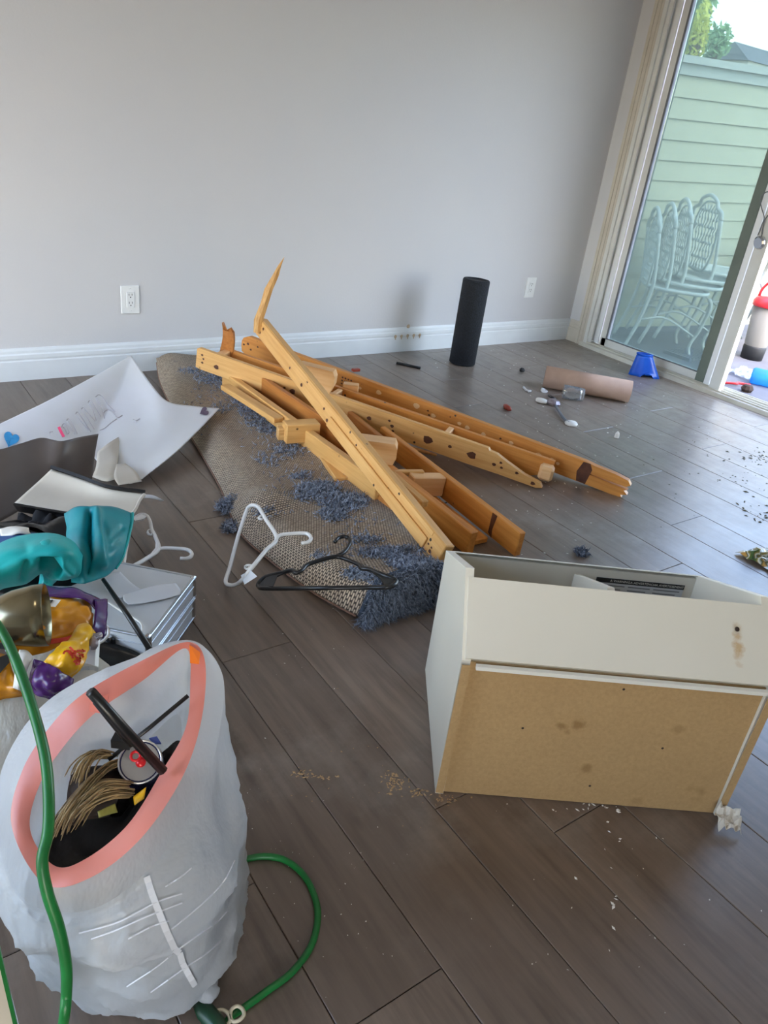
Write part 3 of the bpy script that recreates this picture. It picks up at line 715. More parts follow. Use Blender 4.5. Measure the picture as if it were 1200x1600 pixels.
for sx in (-1, 1):
    for sy in (-1, 1): obj('leg', MB().tube([q+np.array([sx*.34, sy*.26, 0]), q+np.array([sx*.25, sy*.2, .66])], .014, 8), M_iron, bl)
obj('table_top', MB().lathe([(0, .655), (.42, .655), (.44, .665), (.44, .68), (.42, .69), (0, .69)], q, n=32), M_iron, bl)

# ------------------------------------------------------------------ cabinet lying on its side
pent = [(0, 0), (.372, 0), (.380, .326), (.131, .437), (.008, .322)]
cb = thing('wall_cabinet', CP(.19, CW/2, 0), 'white five-sided wall cabinet with raw particleboard side lying open on the floor', 'cabinet')
T = .016
def plate(w0, inset=0.0, top_cut=None):
    c = np.mean(pent, axis=0); return [CP(*(lambda q: (q[0], w0, q[1]))(np.array(p)+(c-np.array(p))*inset)) for p in pent]
for w0, lab in ((0, None), (CW-T, None)):
    mb = MB(); mb.prism(plate(w0), e2*T); ep = obj('end_panel', mb, M_melamine, cb)
    # banded front edge along the open side
    a, b = np.array(pent[2]), np.array(pent[3]); n_ = unit([-(b-a)[1], (b-a)[0]]) * -1
    mb = MB(); mb.prism([CP(a[0], w0-.0005, a[1]), CP(b[0], w0-.0005, b[1]), CP(b[0]+n_[0]*.0012, w0-.0005, b[1]+abs(n_[1])*.0012), CP(a[0]+n_[0]*.0012, w0-.0005, a[1]+abs(n_[1])*.0012)], e2*(T+.001)); obj('edge_band', mb, M_tape, ep)
    mb = MB(); mb.prism([CP(-.0008, w0+.0005, .002), CP(.001, w0+.0005, .002), CP(.001, w0+.0005, pent[4][1]-.004), CP(-.0008, w0+.0005, pent[4][1]-.004)], e2*(T-.001)); obj('raw_edge', mb, M_particle, ep)
def board(p, q, th, w0, w1, name, m, lift=0.0):
    p = np.array(p); q = np.array(q); d = unit(q-p); n_ = np.array([-d[1], d[0]])  # inward for this winding
    mb = MB(); poly = [p+n_*lift, q+n_*lift, q+n_*(th+lift), p+n_*(th+lift)]
    mb.prism([CP(x[0], w0, x[1]) for x in poly], e2*(w1-w0)); return obj(name, mb, m, cb)
raw = board((.008, .316), (0, .0), .012, T+.0005, CW-T-.0005, 'raw_side', M_particle, .006)
top = board((.131-.0125, .437-.0115), (.008, .326), .016, T*.35, CW-T*.35, 'white_side', M_melamine, -.004)
back = board(pent[1], pent[2], .014, T+.0005, CW-T-.0005, 'back_panel', M_melamine, .001)
bot = board((.0205, 0), (.36, 0), .014, T+.0005, CW-T-.0005, 'lower_side', M_melamine, .001)
obj('edge_band', MB().prism([CP(.380, T, .3262), CP(.364, T, .333), CP(.364, T, .3345), CP(.380, T, .3277)], e2*(CW-2*T)), M_tape, back)
obj('edge_strip', MB().prism([CP(-.003, T+.01, .311), CP(.004, T+.01, .311), CP(.006, T+.01, .319), CP(-.003, T+.01, .319)], e2*(CW-T-.02)), M_tape, top)
sh = MB(); sh.prism([CP(.34, .285, .03), CP(.353, .285, .316), CP(.165, .285, .405), CP(.10, .285, .36), CP(.06, .285, .03)], e2*.014); obj('shelf', sh, M_melamine, cb)
# stained screw hole on the white side, stains on the raw side
tv = unit(np.array([.131, .437])-np.array([.008, .322])); tn = np.array([-tv[1], tv[0]])
def on_top(t, wd, h): q = np.array([.008, .326])+tv*t+tn*h; return CP(q[0], wd, q[1])
tnorm = unit(on_top(.1, .3, 1)-on_top(.1, .3, 0))
mb = MB().lathe([(.0045, 0), (.0045, .0006), (0, .0007)], on_top(.098, .508, .0042), tnorm, 10); obj('screw_hole', mb, M_hole, top)
def blob(cx, cy, rx, ry, n, seed, f):
    return [f(cx+rx*math.cos(a)*(1+.3*mn.noise(Vector((math.cos(a)*2, math.sin(a)*2, seed)))), cy+ry*math.sin(a)*(1+.3*mn.noise(Vector((math.cos(a)*2+5, math.sin(a)*2, seed))))) for a in np.linspace(0, 2*math.pi, n, endpoint=False)]
for cw, cz in ((.305, .285), (.30, .045), (.415, .155), (.14, .175)):
    obj('nail_hole', MB().lathe([(.0026, 0), (.0026, .0006)], CP(.0062+cz*.0253, cw, cz), -e1, 8), M_hole, raw)
# printed notice on the inside of the back panel
bi = lambda wd, z, d=.0008: CP(.372+.008*z/.326-.0155-d, wd, z)
nt_ = MB(); nt_.prism([bi(.340, .20), bi(.542, .20), bi(.542, .308), bi(.340, .308)], -e1*.0004); lab = obj('notice', nt_, M_aluskin, back)
obj('header_band', MB().prism([bi(.340, .296, .0014), bi(.542, .296, .0014), bi(.542, .308, .0014), bi(.340, .308, .0014)], -e1*.0003), M_slot, lab)
def wtext(body, size, w0, z0, m, d=.0021):
    vs, fs = textmesh(body, size); mb = MB(); mb.add([bi(w0+v.x, z0+v.y, d) for v in vs], fs); obj('lettering', mb, m, lab)
for body, w0 in (('\u25b2WARNING', .372), ('\u25b2ADVERTENCIA', .418), ('\u25b2AVERTISSEMENT', .476)): wtext(body.replace('\u25b2', 'A '), .0078, w0, .2995, M_white)
lm = MB()
for c0, c1 in ((.366, .408), (.416, .466), (.474, .534)):
    for k in range(8): lm.prism([bi(c0, .288-k*.009, .0013), bi(c1-(k*7 % 3)*.008, .288-k*.009, .0013), bi(c1-(k*7 % 3)*.008, .2905-k*.009, .0013), bi(c0, .2905-k*.009, .0013)], -e1*.0002)
stuff(obj('fine_print', lm, M_cushion, lab))
cs = MB()
ring_ = [bi(.353+.010*math.cos(a), .283+.010*math.sin(a), .0016) for a in np.linspace(0, 2*math.pi, 25)[:-1]]
cs.tube(ring_, .0012, 5, closed=True); cs.add([bi(.347, .279, .0016), bi(.359, .279, .0016), bi(.353, .289, .0016)], [(0, 1, 2)]); obj('warning_symbol', cs, M_slot, lab)
# torn paper scrap at the corner
ps = fl(1132, 1293, 0); A = np.array([[ps+RV*(-.02+.045*u)+FV*(-.018+.04*v)+ZV*(.006+.03*abs(mn.noise(Vector((u*3, v*3, 9))))+.02*v) for u in np.linspace(0, 1, 8)] for v in np.linspace(0, 1, 8)])
tag(obj('paper_scrap', MB().grid(A, .001, smooth=False), M_cream), 'crumpled white paper scrap at the near right corner of the cabinet', 'paper')

# ------------------------------------------------------------------ rug, folded over with its backing up
left = [(244, 562, .055), (250, 598, .030), (270, 640, .010), (305, 695, .008), (345, 765, .006), (372, 830, .006), (425, 880, .006), (490, 928, .006), (562, 968, .010)]
right = [(425, 556, .06), (500, 590, .02), (560, 640, .02), (600, 690, .02), (632, 752, .02), (655, 800, .02), (690, 860, .03), (712, 905, .05)]
NU, NV = 90, 44
LW = catmull([fl(*p) for p in left], NU); RW = catmull([fl(*p) for p in right], NU)
A = np.zeros((NU, NV, 3)); uvs = np.zeros((NU, NV, 2)); ulen = 0
for i in range(NU):
    u = i/(NU-1)
    if i: ulen += np.linalg.norm((LW[i]+RW[i]-LW[i-1]-RW[i-1])*.5)
    for j in range(NV):
        v = j/(NV-1); p = LW[i]*(1-v)+RW[i]*v
        e = min(1, v/.16); hgt = (.055+.045*u**2)*(1-(1-e)**2.4)*(1-.6*max(0, v-.85)/.15)
        hgt *= min(1, .7+u/.10)
        hgt += .018*mn.noise(Vector((p[0]*4, p[1]*4, 2)))*min(1, v/.2)
        # creases near the left edge
        hgt += .028*math.exp(-((u-.60)/.03)**2)*math.exp(-((v-.16)/.14)**2) - .02*math.exp(-((u-.66)/.02)**2)*math.exp(-((v-.14)/.14)**2)
        p = p.copy(); p[2] = p[2]*(1-v)+max(.008, hgt); A[i, j] = p; uvs[i, j] = (v*np.linalg.norm(RW[i]-LW[i]), ulen)
rug = thing('folded_rug', A[NU//2, NV//2]*np.array([1, 1, 0]), 'folded shag rug with tan woven backing up and blue-grey fluff under the broken wood', 'rug')
rm = MB().grid(A[::1, ::-1], .006); ro = obj('backing', rm, M_weave, rug)
ul = ro.data.uv_layers.new(name='UVMap'); fu = uvs[:, ::-1].reshape(-1, 2); fu = np.vstack([fu, fu])
for l in ro.data.loops: ul.data[l.index].uv = fu[l.vertex_index]
def rugp(u, v):
    i = min(NU-2, max(0, u*(NU-1))); j = min(NV-2, max(0, v*(NV-1))); a, b = int(i), int(j); x, y = i-a, j-b
    return A[a, b]*(1-x)*(1-y)+A[a+1, b]*x*(1-y)+A[a, b+1]*(1-x)*y+A[a+1, b+1]*x*y
PR = np.array([[proj(A[i, j]) for j in range(NV)] for i in range(NU)])
def rug_at(x, y):
    d = (PR[:, :, 0]-x)**2+(PR[:, :, 1]-y)**2; i, j = np.unravel_index(d.argmin(), d.shape); return A[i, j]
obj('binding', MB().tube(np.vstack([LW[2:-1:2]+ZV*.004, ]), .003, 6), M_cardd, rug)
bnd = [A[-1, j]+np.array([0, 0, .002]) for j in range(0, NV, 3)]; obj('binding', MB().tube(bnd, .008, 6), M_bind, rug)
# end roll of pile: core plus strands
near = np.array([A[-1, j] for j in range(NV)]); inw = unit(A[-1, NV//2]-A[-4, NV//2]); inw[2] = 0; inw = unit(inw)
Ce = []
for k in range(9):
    a = math.pi*k/8
    Ce.append([np.array([*(p[:2]+inw[:2]*(.016*math.sin(a))), max(.004, p[2]*(.5+.5*math.cos(a)))]) for p in near])
obj('pile_core', MB().grid(np.array(Ce)), M_shag, rug)
def strands(n, f, ln, wd, seed, down=0.0):
    rnd = random.Random(seed); mb = MB()
    for k in range(n):
        p, nrm = f(rnd); d = unit(np.asarray(nrm)+np.array([rnd.gauss(0, .55) for _ in range(3)])); s = unit(np.cross(d, [rnd.gauss(0, 1) for _ in range(3)]))
        L = ln*(.5+rnd.random()); c1 = p+d*L*.5; c2 = p+d*L*.8+s*L*.45*rnd.choice((-1, 1))-ZV*down*L
        c1[2] = max(c1[2], .002); c2[2] = max(c2[2], .002)
        t = unit(np.cross(d, s))*wd
        mb.add([p-t, p+t, c1-t, c1+t, c2], [(0, 1, 3, 2), (2, 3, 4)])
    return mb
def pile_src(rnd):
    q = rnd.random()*(NV-2); j = int(q); x = q-j; p = near[j]*(1-x)+near[j+1]*x; a = math.pi*(.1+.85*rnd.random())
    return np.array([*(p[:2]+inw[:2]*.016*math.sin(a)), max(.003, p[2]*(.5+.5*math.cos(a)))]), inw*math.sin(a)+ZV*math.cos(a)*.6
o = obj('pile', strands(5200, pile_src, .034, .0012, 3, .35), M_shag, rug); o['kind'] = 'stuff'
# fluff pulled through the backing, in clumps
clumps = [(330, 592, 28, 10, 300), (365, 605, 26, 12, 420), (378, 622, 22, 12, 320), (395, 640, 24, 14, 420), (410, 660, 30, 12, 420), (420, 672, 18, 8, 200), (450, 705, 30, 8, 220),
          (500, 765, 34, 12, 900), (535, 785, 40, 14, 1100), (520, 805, 24, 10, 400), (480, 775, 18, 10, 250), (600, 865, 40, 8, 700), (640, 880, 34, 10, 900), (665, 890, 22, 10, 600), (560, 898, 22, 8, 500),
          (575, 903, 12, 5, 120), (500, 872, 14, 5, 90), (545, 742, 12, 5, 80), (470, 745, 20, 6, 130), (420, 720, 24, 8, 100), (345, 640, 20, 8, 90), (300, 580, 22, 6, 110), (480, 755, 75, 50, 170), (360, 612, 62, 26, 130), (560, 832, 60, 40, 130), (430, 690, 55, 30, 110), (330, 640, 50, 40, 60), (415, 800, 22, 5, 70), (575, 845, 26, 5, 120), (640, 860, 26, 6, 160)]
fm = MB()
for q, (cx, cy, rx, ry, n) in enumerate(clumps):
    def src(rnd, cx=cx, cy=cy, rx=rx, ry=ry):
        a = rnd.random()*6.283; r = rnd.random()**.7; return rug_at(cx+rx*r*math.cos(a), cy+ry*r*math.sin(a))+np.array([rnd.uniform(-.008, .008), rnd.uniform(-.008, .008), .001]), ZV*.55+np.array([rnd.gauss(0, .5), rnd.gauss(0, .5), 0])
    s_ = strands(n, src, .020, .0014, 50+q); fm.add(s_.v, s_.f)
o = obj('fluff', fm, M_shag2, rug); o['kind'] = 'stuff'; o['label'] = 'blue-grey fluff pulled through the backing'
# fluff lump on the floor at the left edge
fm = MB()
def lump(cx, cy, n, rad, h, seed):
    c = fl(cx, cy, 0)
    def src(rnd):
        a = rnd.random()*6.283; r = rad*rnd.random()**.6; return c+np.array([r*math.cos(a), r*math.sin(a), .002+h*(1-r/rad)*rnd.random()]), ZV*.5+np.array([math.cos(a), math.sin(a), 0])*.5
    return strands(n, src, .022, .0016, seed)
s_ = lump(368, 795, 900, .055, .045, 91); fm.add(s_.v, s_.f); s_ = lump(362, 826, 250, .028, .015, 92); fm.add(s_.v, s_.f)
tag(obj('fluff_clump', fm, M_shag2), 'ragged blue-grey fluff clump on the floor against the left rug edge', 'fluff', kind='stuff')
s_ = lump(908, 866, 260, .014, .014, 93)
tag(obj('fluff_tuft', s_, M_shag), 'tiny blue-grey fluff tuft alone on the floor behind the cabinet', 'fluff', kind='stuff')

# ------------------------------------------------------------------ broken wood
def frame(p0, p1, roll=0.0, upv=None):
    p0 = np.asarray(p0, float); p1 = np.asarray(p1, float); x = unit(p1-p0); u = ZV if upv is None else np.asarray(upv, float)
    z = unit(u-x*(u@x)); y = np.cross(z, x); c, s = math.cos(roll), math.sin(roll)
    return (p0+p1)/2, x, y*c+z*s, -y*s+z*c, np.linalg.norm(p1-p0)
def mat4(c, x, y, z):
    M = Matrix.Identity(4)
    for i in range(3): M[i][0], M[i][1], M[i][2], M[i][3] = x[i], y[i], z[i], c[i]
    return M
def rail(name, p0, p1, h, t, m, parent=None, roll=0.0, endL=0.0, endR=0.0, prof=None, upv=None, bev=.003):
    """beam along local x, height h (local z), thickness t (local y); prof = (x from centre, z) outline in metres for shaped ends"""
    c, x, y, z, L = frame(p0, p1, roll, upv); mb = MB()
    if prof is None: mb.bbox((0, 0, 0), (L, t, h), bev=bev)
    else: mb.prism([(a*L/2, -t/2, b*h/2) for a, b in prof], (0, t, 0))
    return obj(name, mb, m, parent, mat4(c, x, y, z))
def spots(*a, **k):
    o = spots_(*a, **k); o['kind'] = 'stuff'; return o
def spots_(parent_obj, pts, m, side=-1, t=.02):
    """small dark holes / knots set on the face of a rail: (x, z, r) in local metres"""
    mb = MB()
    for (x, z, r) in pts: mb.add([(x+r*math.cos(a)*(1+.25*math.sin(3*a+x*90)), side*(t/2+.0006), z+r*.8*math.sin(a)) for a in np.linspace(0, 2*math.pi, 9)[:-1]], [tuple(range(8)) if side < 0 else tuple(range(8))[::-1]])
    return obj('knot', mb, m, parent_obj, WM[parent_obj.name].copy())

# A: long double rail with spacer blocks, pointed broken right end
a0, a1 = fl(309, 558, .185), fl(852, 748, .045); perp = unit(np.cross(ZV, a1-a0)); perp = perp if perp@FV > 0 else -perp
rA = thing('bunk_rail_pair', (a0+a1)/2*np.array([1, 1, 0]), 'long pine double rail with spacer blocks and pointed broken end, across the pile', 'broken wood')
pa = rail('front_rail', a0, a1, .088, .020, W_pine, rA, prof=[(-1, -.9), (-.97, -1), (.62, -1), (.78, -.95), (.97, -.98), (1.0, -.8), (.985, -.45), (.90, -.2), (.80, .35), (.74, .75), (.70, .8), (.69, 1), (-.99, 1), (-1, .9)])
LA = np.linalg.norm(a1-a0)/2
spots(pa, [(-LA*.965, .02, .006), (-LA*.955, .005, .005), (-LA*.96, -.012, .006), (-LA*.87, -.01, .012), (-LA*.40, .0, .013), (-LA*.45, .003, .006), (-LA*.44, -.012, .005), (LA*.05, 0, .010), (LA*.18, .0, .008), (LA*.16, .018, .006), (LA*.19, -.018, .006),
          (LA*.38, -.005, .020), (LA*.50, .0, .008), (LA*.62, -.004, .018), (LA*.74, -.01, .008), (LA*.77, .006, .006), (LA*.78, -.012, .006), (LA*.86, -.012, .007), (LA*.95, -.03, .009)], M_stain, -1, .02)
off = perp*.092
b0, b1 = a0+off+(a1-a0)*.035, a1+off*1.0+(a1-a0)*.006
pb = rail('rear_rail', b0, b1, .086, .019, W_orange, rA, prof=[(-1, -1), (.9, -1), (1, -.3), (1, 1), (-1, 1)])
for q, wd, mm in ((.06, .03, W_block), (.41, .022, W_block), (.73, .022, W_block)):
    c = a0*(1-q)+a1*q+off*.5; d = unit(a1-a0); obj('spacer_block', MB().bbox((0, 0, 0), (wd, .072, .070), bev=.003), mm, rA, mat4(c+ZV*.006, d, perp, unit(np.cross(d, perp))*(1 if np.cross(d, perp)[2] > 0 else -1)))
c = a0*.005+a1*.995+off*.62; obj('end_block', MB().bbox((0, 0, 0), (.055, .06, .055), bev=.010), W_block, rA, mat4(c+ZV*.002, unit((a1-a0)+perp*.25), unit(perp), ZV))
# curved stub standing at its left end
s0 = b0+(a1-a0)*.02+ZV*.02; st_ = []
for k in range(9):
    q = k/8; st_.append([s0+unit(a1-a0)*(.022*math.sin(q*1.9)+d_)+ZV*(.0+.125*q)+perp*(.0-.02*q) for d_ in (-.03+.004*q, -.01, .01, .03-.008*q)])
st_[-1][1] = st_[-1][1]-ZV*.02; st_[-1][3] = st_[-1][3]-ZV*.012; st_[-1][0] = st_[-1][0]+ZV*.012
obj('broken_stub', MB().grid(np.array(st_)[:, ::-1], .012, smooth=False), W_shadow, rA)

# B: long orange rail at the back, split right end with fingers, rounded left end
b0, b1 = fl(380, 536, .17), fl(984, 763, .040)
rB = thing('slotted_side_rail', (b0+b1)/2*np.array([1, 1, 0]), 'longest orange pine rail furthest back, split into two fingers at its right end', 'broken wood')
pB = rail('rail', b0, b1, .088, .024, W_orange, rB, prof=[(-1, -.2), (-.995, -.75), (-.97, -1), (.985, -1), (.975, -.75), (1.0, -.55), (.98, -.25), (.995, -.12), (.80, .0), (.80, .06), (.985, .1), (1.0, .35), (.985, .7), (.93, .85), (.84, .9), (.80, 1), (-.96, 1), (-.99, .7), (-1, .3)])
LB = np.linalg.norm(b1-b0)/2
spots(pB, [(-LB*.985, .0, .006), (-LB*.96, .01, .007), (-LB*.94, -.012, .006), (-LB*.9, .012, .005)]+[(-LB*(.40-.016*i), .018-.014*j, .005) for i in range(4) for j in range(4)]+[(LB*.06, .012, .005), (LB*.07, -.004, .005), (LB*.10, .0, .005), (LB*.42, .01, .005), (LB*.43, -.01, .005)], M_stain, -1, .024)
spots(pB, [(-LB*.20, .012, .013), (LB*.0, .014, .015), (LB*.09, .0, .011), (LB*.22, .008, .009), (LB*.26, .004, .011), (LB*.34, .002, .010), (LB*.47, .008, .010), (LB*.52, -.012, .011), (LB*.60, .0, .013), (LB*.66, .002, .011), (LB*.69, -.004, .008), (-LB*.3, 0, .008)], M_chipwhite, -1, .0242)
mb = MB(); mb.add([(LB*.785, -.0128, -.042), (LB*.825, -.0128, -.044), (LB*.835, -.0128, .02), (LB*.82, -.0128, .042), (LB*.79, -.0128, .04), (LB*.775, -.0128, -.005)], [(0, 1, 2, 3, 4, 5)])
obj('dark_stain', mb, M_stain, pB, WM[pB.name].copy())

# C: long beam on top of the pile with splinter
c0, c1 = fl(408, 509, .375), fl(696, 868, .110)
rC = thing('bed_rail', (c0+c1)/2*np.array([1, 1, 0]), 'pale pine beam lying on top of the pile with a long upright splinter', 'broken wood')
pC = rail('long_rail', c0, c1, .066, .034, W_pine, rC, roll=R_(-14))
cc, x_, y_, z_, L_ = frame(c0, c1, R_(-14))
sgn = -1 if (y_@FV) > 0 else 1
spots(pC, [(-L_*.46, .01, .007), (-L_*.47, -.012, .006), (-L_*.26, -.006, .006), (-L_*.18, -.012, .008), (-L_*.16, .016, .006), (-L_*.05, .0, .006), (-L_*.02, -.02, .008), (L_*.12, .01, .005), (L_*.28, .0, .007)]+[(L_*(.385+.012*i), -.008+.008*((i*5) % 5), .004) for i in range(8)]+[(L_*.47, -.02, .007)], M_stain, -1 if sgn < 0 else 1, .034)
mb = MB().bbox((L_*.22, sgn*.021, -.014), (L_*.46, .007, .036), bev=.002); obj('batten', mb, W_pine, pC, mat4(cc, x_, y_, z_))
mb = MB().bbox((-L_*.02, sgn*.0178, .024), (L_*.95, .003, .012), bev=.001); obj('edge_lip', mb, W_pine, pC, mat4(cc, x_, y_, z_))
r0 = np.linalg.norm(fl(402, 512, .375)-CAM)
sp = [dist(x, y, r0-.01*k) for k, (x, y) in enumerate(((402, 520), (404, 500), (413, 475), (421, 452), (430, 430), (437, 415), (444, 402)))]
sw = [.020, .024, .020, .017, .013, .008, .001]; A_ = []
for p, h in zip(sp, sw): A_.append([p+RV*h*.75, p+RV*h*.1-FV*h*.35, p-RV*h*.75, p+FV*h*.4])
A_ = np.array(A_); A_[3, 2] -= RV*.006; A_[4, 0] += RV*.004; mb = MB().grid(A_, closed=True, smooth=False); mb.add(A_[0], [(0, 1, 2, 3)]); obj('splinter', mb, M_splinter, rC)

# E and K: rails under the beam on the left
W1 = 'broken wood'
tag(rail('inner_rail', fl(352, 592, .105), fl(592, 766, .112), .070, .030, W_pine), 'pale pine rail crossing under the top beam above the rug', W1)
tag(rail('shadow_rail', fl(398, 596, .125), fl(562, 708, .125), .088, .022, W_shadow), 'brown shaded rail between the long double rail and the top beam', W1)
tag(rail('under_rail', fl(530, 728, .070), fl(652, 838, .060), .060, .022, W_shadow), 'rail in painted shade lying lowest on the rug along the left of the top beam', W1)
tag(rail('flat_stick', fl(352, 604, .128), fl(436, 657, .128), .020, .045, W_pine), 'short flat pine stick lying loose on the rug left of the pile', W1)
tag(rail('short_offcut', fl(500, 700, .082), fl(535, 750, .082), .018, .050, W_pine), 'short pine offcut poking out of the pile onto the blue fluff', W1)
ib = thing('knotty_block', fl(462, 676, .09), 'square pine block with a broken darker left end on the rug', W1)
rail('block', fl(444, 675, .132), fl(496, 672, .132), .070, .055, W_pine, ib); rail('torn_end', fl(433, 676, .122), fl(445, 676, .122), .045, .04, M_rawwood, ib)
spots(bpy.data.objects['block'], [(-.01, .01, .006), (.03, .012, .012)], M_stain, -1, .05)
# pale rung blocks
def rung(px0, z0, px1, z1, h, t, label):
    tag(rail('rung_block', fl(*px0, z0), fl(*px1, z1), h, t, W_block, prof=[(-1, -1), (.82, -1), (1, -.2), (1, .55), (.86, 1), (-1, 1)]), label, W1)
rung((468, 583), .235, (524, 597), .225, .090, .045, 'pale chamfered rung block above the rear rails left of centre')
rung((560, 700), .150, (620, 708), .150, .085, .06, 'pale chamfered rung block right of the top beam, lower than its twin')
tag(rail('small_block', fl(536, 606, .16), fl(560, 609, .16), .045, .04, W_block), 'small pale block wedged between the two long back rails', W1)

# G: ladder-like pair at the right of the beam
g0, g1 = fl(596, 682, .075), fl(813, 851, .046); h0, h1 = fl(604, 742, .075), fl(738, 849, .046)
rG = thing('ladder_section', (g0+h1)/2*np.array([1, 1, 0]), 'orange pine ladder section of two rails and a rung, right of the top beam', W1)
pg = rail('far_rail', g0, g1, .085, .024, W_orange, rG); rail('near_rail', h0, h1, .082, .030, W_orange, rG)
Lg = np.linalg.norm(g1-g0)
mb = MB(); mb.add([(Lg*.335, -.0126, .0425), (Lg*.365, -.0126, .0425), (Lg*.355, -.0126, -.01), (Lg*.36, -.0126, -.042), (Lg*.335, -.0126, -.03)], [(0, 1, 2, 3, 4)]); mb.v = mb.v
obj('dark_stain', mb, M_stain, pg, WM[pg.name].copy())
q0 = fl(640, 757, .075); q1 = fl(690, 757, .065); rail('rung', q0, q1, .070, .045, W_block, rG)
q0 = fl(565, 655, .06); 
tag(rail('thin_plank', fl(668, 778, .022), fl(752, 846, .012), .020, .055, W_orange), 'thin pine plank lying flat between the ladder section rails', W1)
tag(rail('square_stick', fl(612, 742, .150), fl(664, 788, .140), .022, .026, W_pine), 'short square stick leaning between top beam and ladder section', W1)
tag(rail('cross_stick', fl(610, 738, .105), fl(662, 738, .105), .016, .022, W_pine), 'small pine crosspiece just above the ladder section rung', W1)
tag(rail('hidden_rail', fl(545, 655, .09), fl(600, 700, .075), .070, .022, W_shadow), 'shaded pine rail end seen between top beam and pale rung block', W1)
mb = MB(); A_ = path([(585, 672, .035), (620, 692, .02), (655, 703, .012), (682, 711, .008)], 8)
G_ = np.array([[p+perp*.016*(1-.7*k/7)+ZV*.003, p-perp*.02*(1-.8*k/7)] for k, p in enumerate(A_)]); tag(obj('flat_splinter', MB().grid(G_, .006, smooth=False), M_rawwood), 'flat torn splinter on the floor right of the pale rung block', W1)
tag(obj('bent_nail', MB().tube(path([(687, 778, .006), (690, 786, .006), (698, 785, .006), (701, 780, .012)], 10), .0025, 6), M_black), 'bent black nail on the floor inside the ladder section', 'nail')

# ------------------------------------------------------------------ foam roller, cardboard tube, floor bits
rc = (fl(702, 571)+fl(742, 573))/2+FV*.055; rc[2] = 0
tag(obj('foam_roller', MB().lathe([(0, 0.0), (.066, 0), (.0725, .006), (.0725, .448), (.069, .455), (.052, .456), (.050, .452), (0, .452)], rc+ZV*.001, (.02, .01, 1), 36), M_foam), 'black cylindrical foam roller standing upright near the back wall', 'foam roller')
t0, t1 = fl(851, 588, .055), fl(985, 612, .055); td = unit(t1-t0); tL = np.linalg.norm(t1-t0)
ct = thing('cardboard_tube', (t0+t1)/2*np.array([1, 1, 0]), 'brown cardboard tube lying on the floor near the sliding door', 'tube')
obj('tube_wall', MB().lathe([(.050, .004), (.056, 0), (.056, tL), (.050, tL-.004), (.049, tL-.01), (.049, .01), (.050, .004)], t0, td, 30), M_card, ct)
gl0, gl1 = fl(880, 612, .034), fl(912, 617, .034); gd = unit(gl1-gl0); gL = np.linalg.norm(gl1-gl0)
tag(obj('glass_tumbler', MB().lathe([(.037, 0), (.036, gL*.5), (.033, gL-.012), (.031, gL), (0, gL), (0, gL-.012), (.029, gL-.014), (.0335, gL*.4), (.0355, 0), (.037, 0)], gl0, gd, 24), M_tumbler), 'clear glass tumbler lying on its side against the cardboard tube', 'glass')
bs = thing('dish_brush', fl(870, 640, 0), 'whitish round-headed scrubbing brush with a thin twisted handle on the floor', 'brush')
hd = fl(866, 631, .015); obj('brush_head', MB().lathe([(0, 0), (.030, 0), (.036, .010), (.026, .024), (0, .028)], fl(864, 632, 0), (.1, 0, 1), 14, smooth=False), M_foil, bs)
obj('handle', MB().tube(path([(868, 634, .015), (874, 644, .012), (882, 655, .010), (889, 661, .010)], 14), .0065, 8), M_cushion, bs)
obj('end_disc', MB().lathe([(0, 0), (.028, .001), (.031, .008), (.026, .015), (0, .017)], fl(892, 664, 0), (0, 0, 1), 18), M_white, bs)
obj('white_tip', MB().tube(path([(838, 624, .012), (846, 626, .014), (854, 628, .012)], 8), [.008, .012, .013, .014, .014, .013, .012, .010], 8), M_white, bs)
tag(obj('dark_clip', MB().tube(path([(858, 618, .010), (864, 622, .018), (868, 624, .008)], 8), .007, 6), M_black), 'small black clip on the floor by the brush head', 'clip')
tag(obj('plastic_ring', MB().lathe([(.018, 0), (.019, .012), (.010, .014), (.009, .004), (0, .004)], fl(849, 612, .0), (.2, -.3, 1), 14), M_whiteplas), 'tiny white ring cap on the floor by the tumbler', 'cap')
tag(obj('white_hook', MB().tube(path([(818, 605, .006), (823, 610, .006), (829, 611, .008), (825, 612, .006)], 10), .006, 6), M_whiteplas), 'tiny white plastic hook on the floor left of the tumbler', 'hook')
tag(obj('red_clip', MB().tube(path([(788, 633, .010), (793, 637, .014), (799, 641, .008)], 8), [.006, .011, .013, .013, .012, .012, .009, .004], 7), M_redclip), 'small rust-red plastic piece on the floor beside the back rail', 'clip')
tag(obj('dark_pebble', MB().lathe([(0, 0), (.014, .003), (.016, .012), (.008, .022), (0, .024)], fl(815, 581, 0), n=7, smooth=False), M_rubber), 'tiny dark lump on the floor between roller and tube', 'pebble')
tag(obj('black_pencil', MB().tube([fl(620, 567, .006), fl(657, 575, .006)], .0075, 6), M_black), 'thin black stick on the floor left of the foam roller', 'stick')
tag(obj('white_chip', MB().lathe([(0, 0), (.012, .002), (.010, .02), (.004, .03), (0, .03)], fl(963, 684, 0), n=6, smooth=False), M_white), 'tiny white chip on the floor right of the back rail', 'chip')
tag(obj('red_scrap', MB().bbox(fl(556, 578, .20), (.035, .02, .012), bev=.003), M_redclip), 'tiny red scrap resting on the longest back rail', 'scrap')
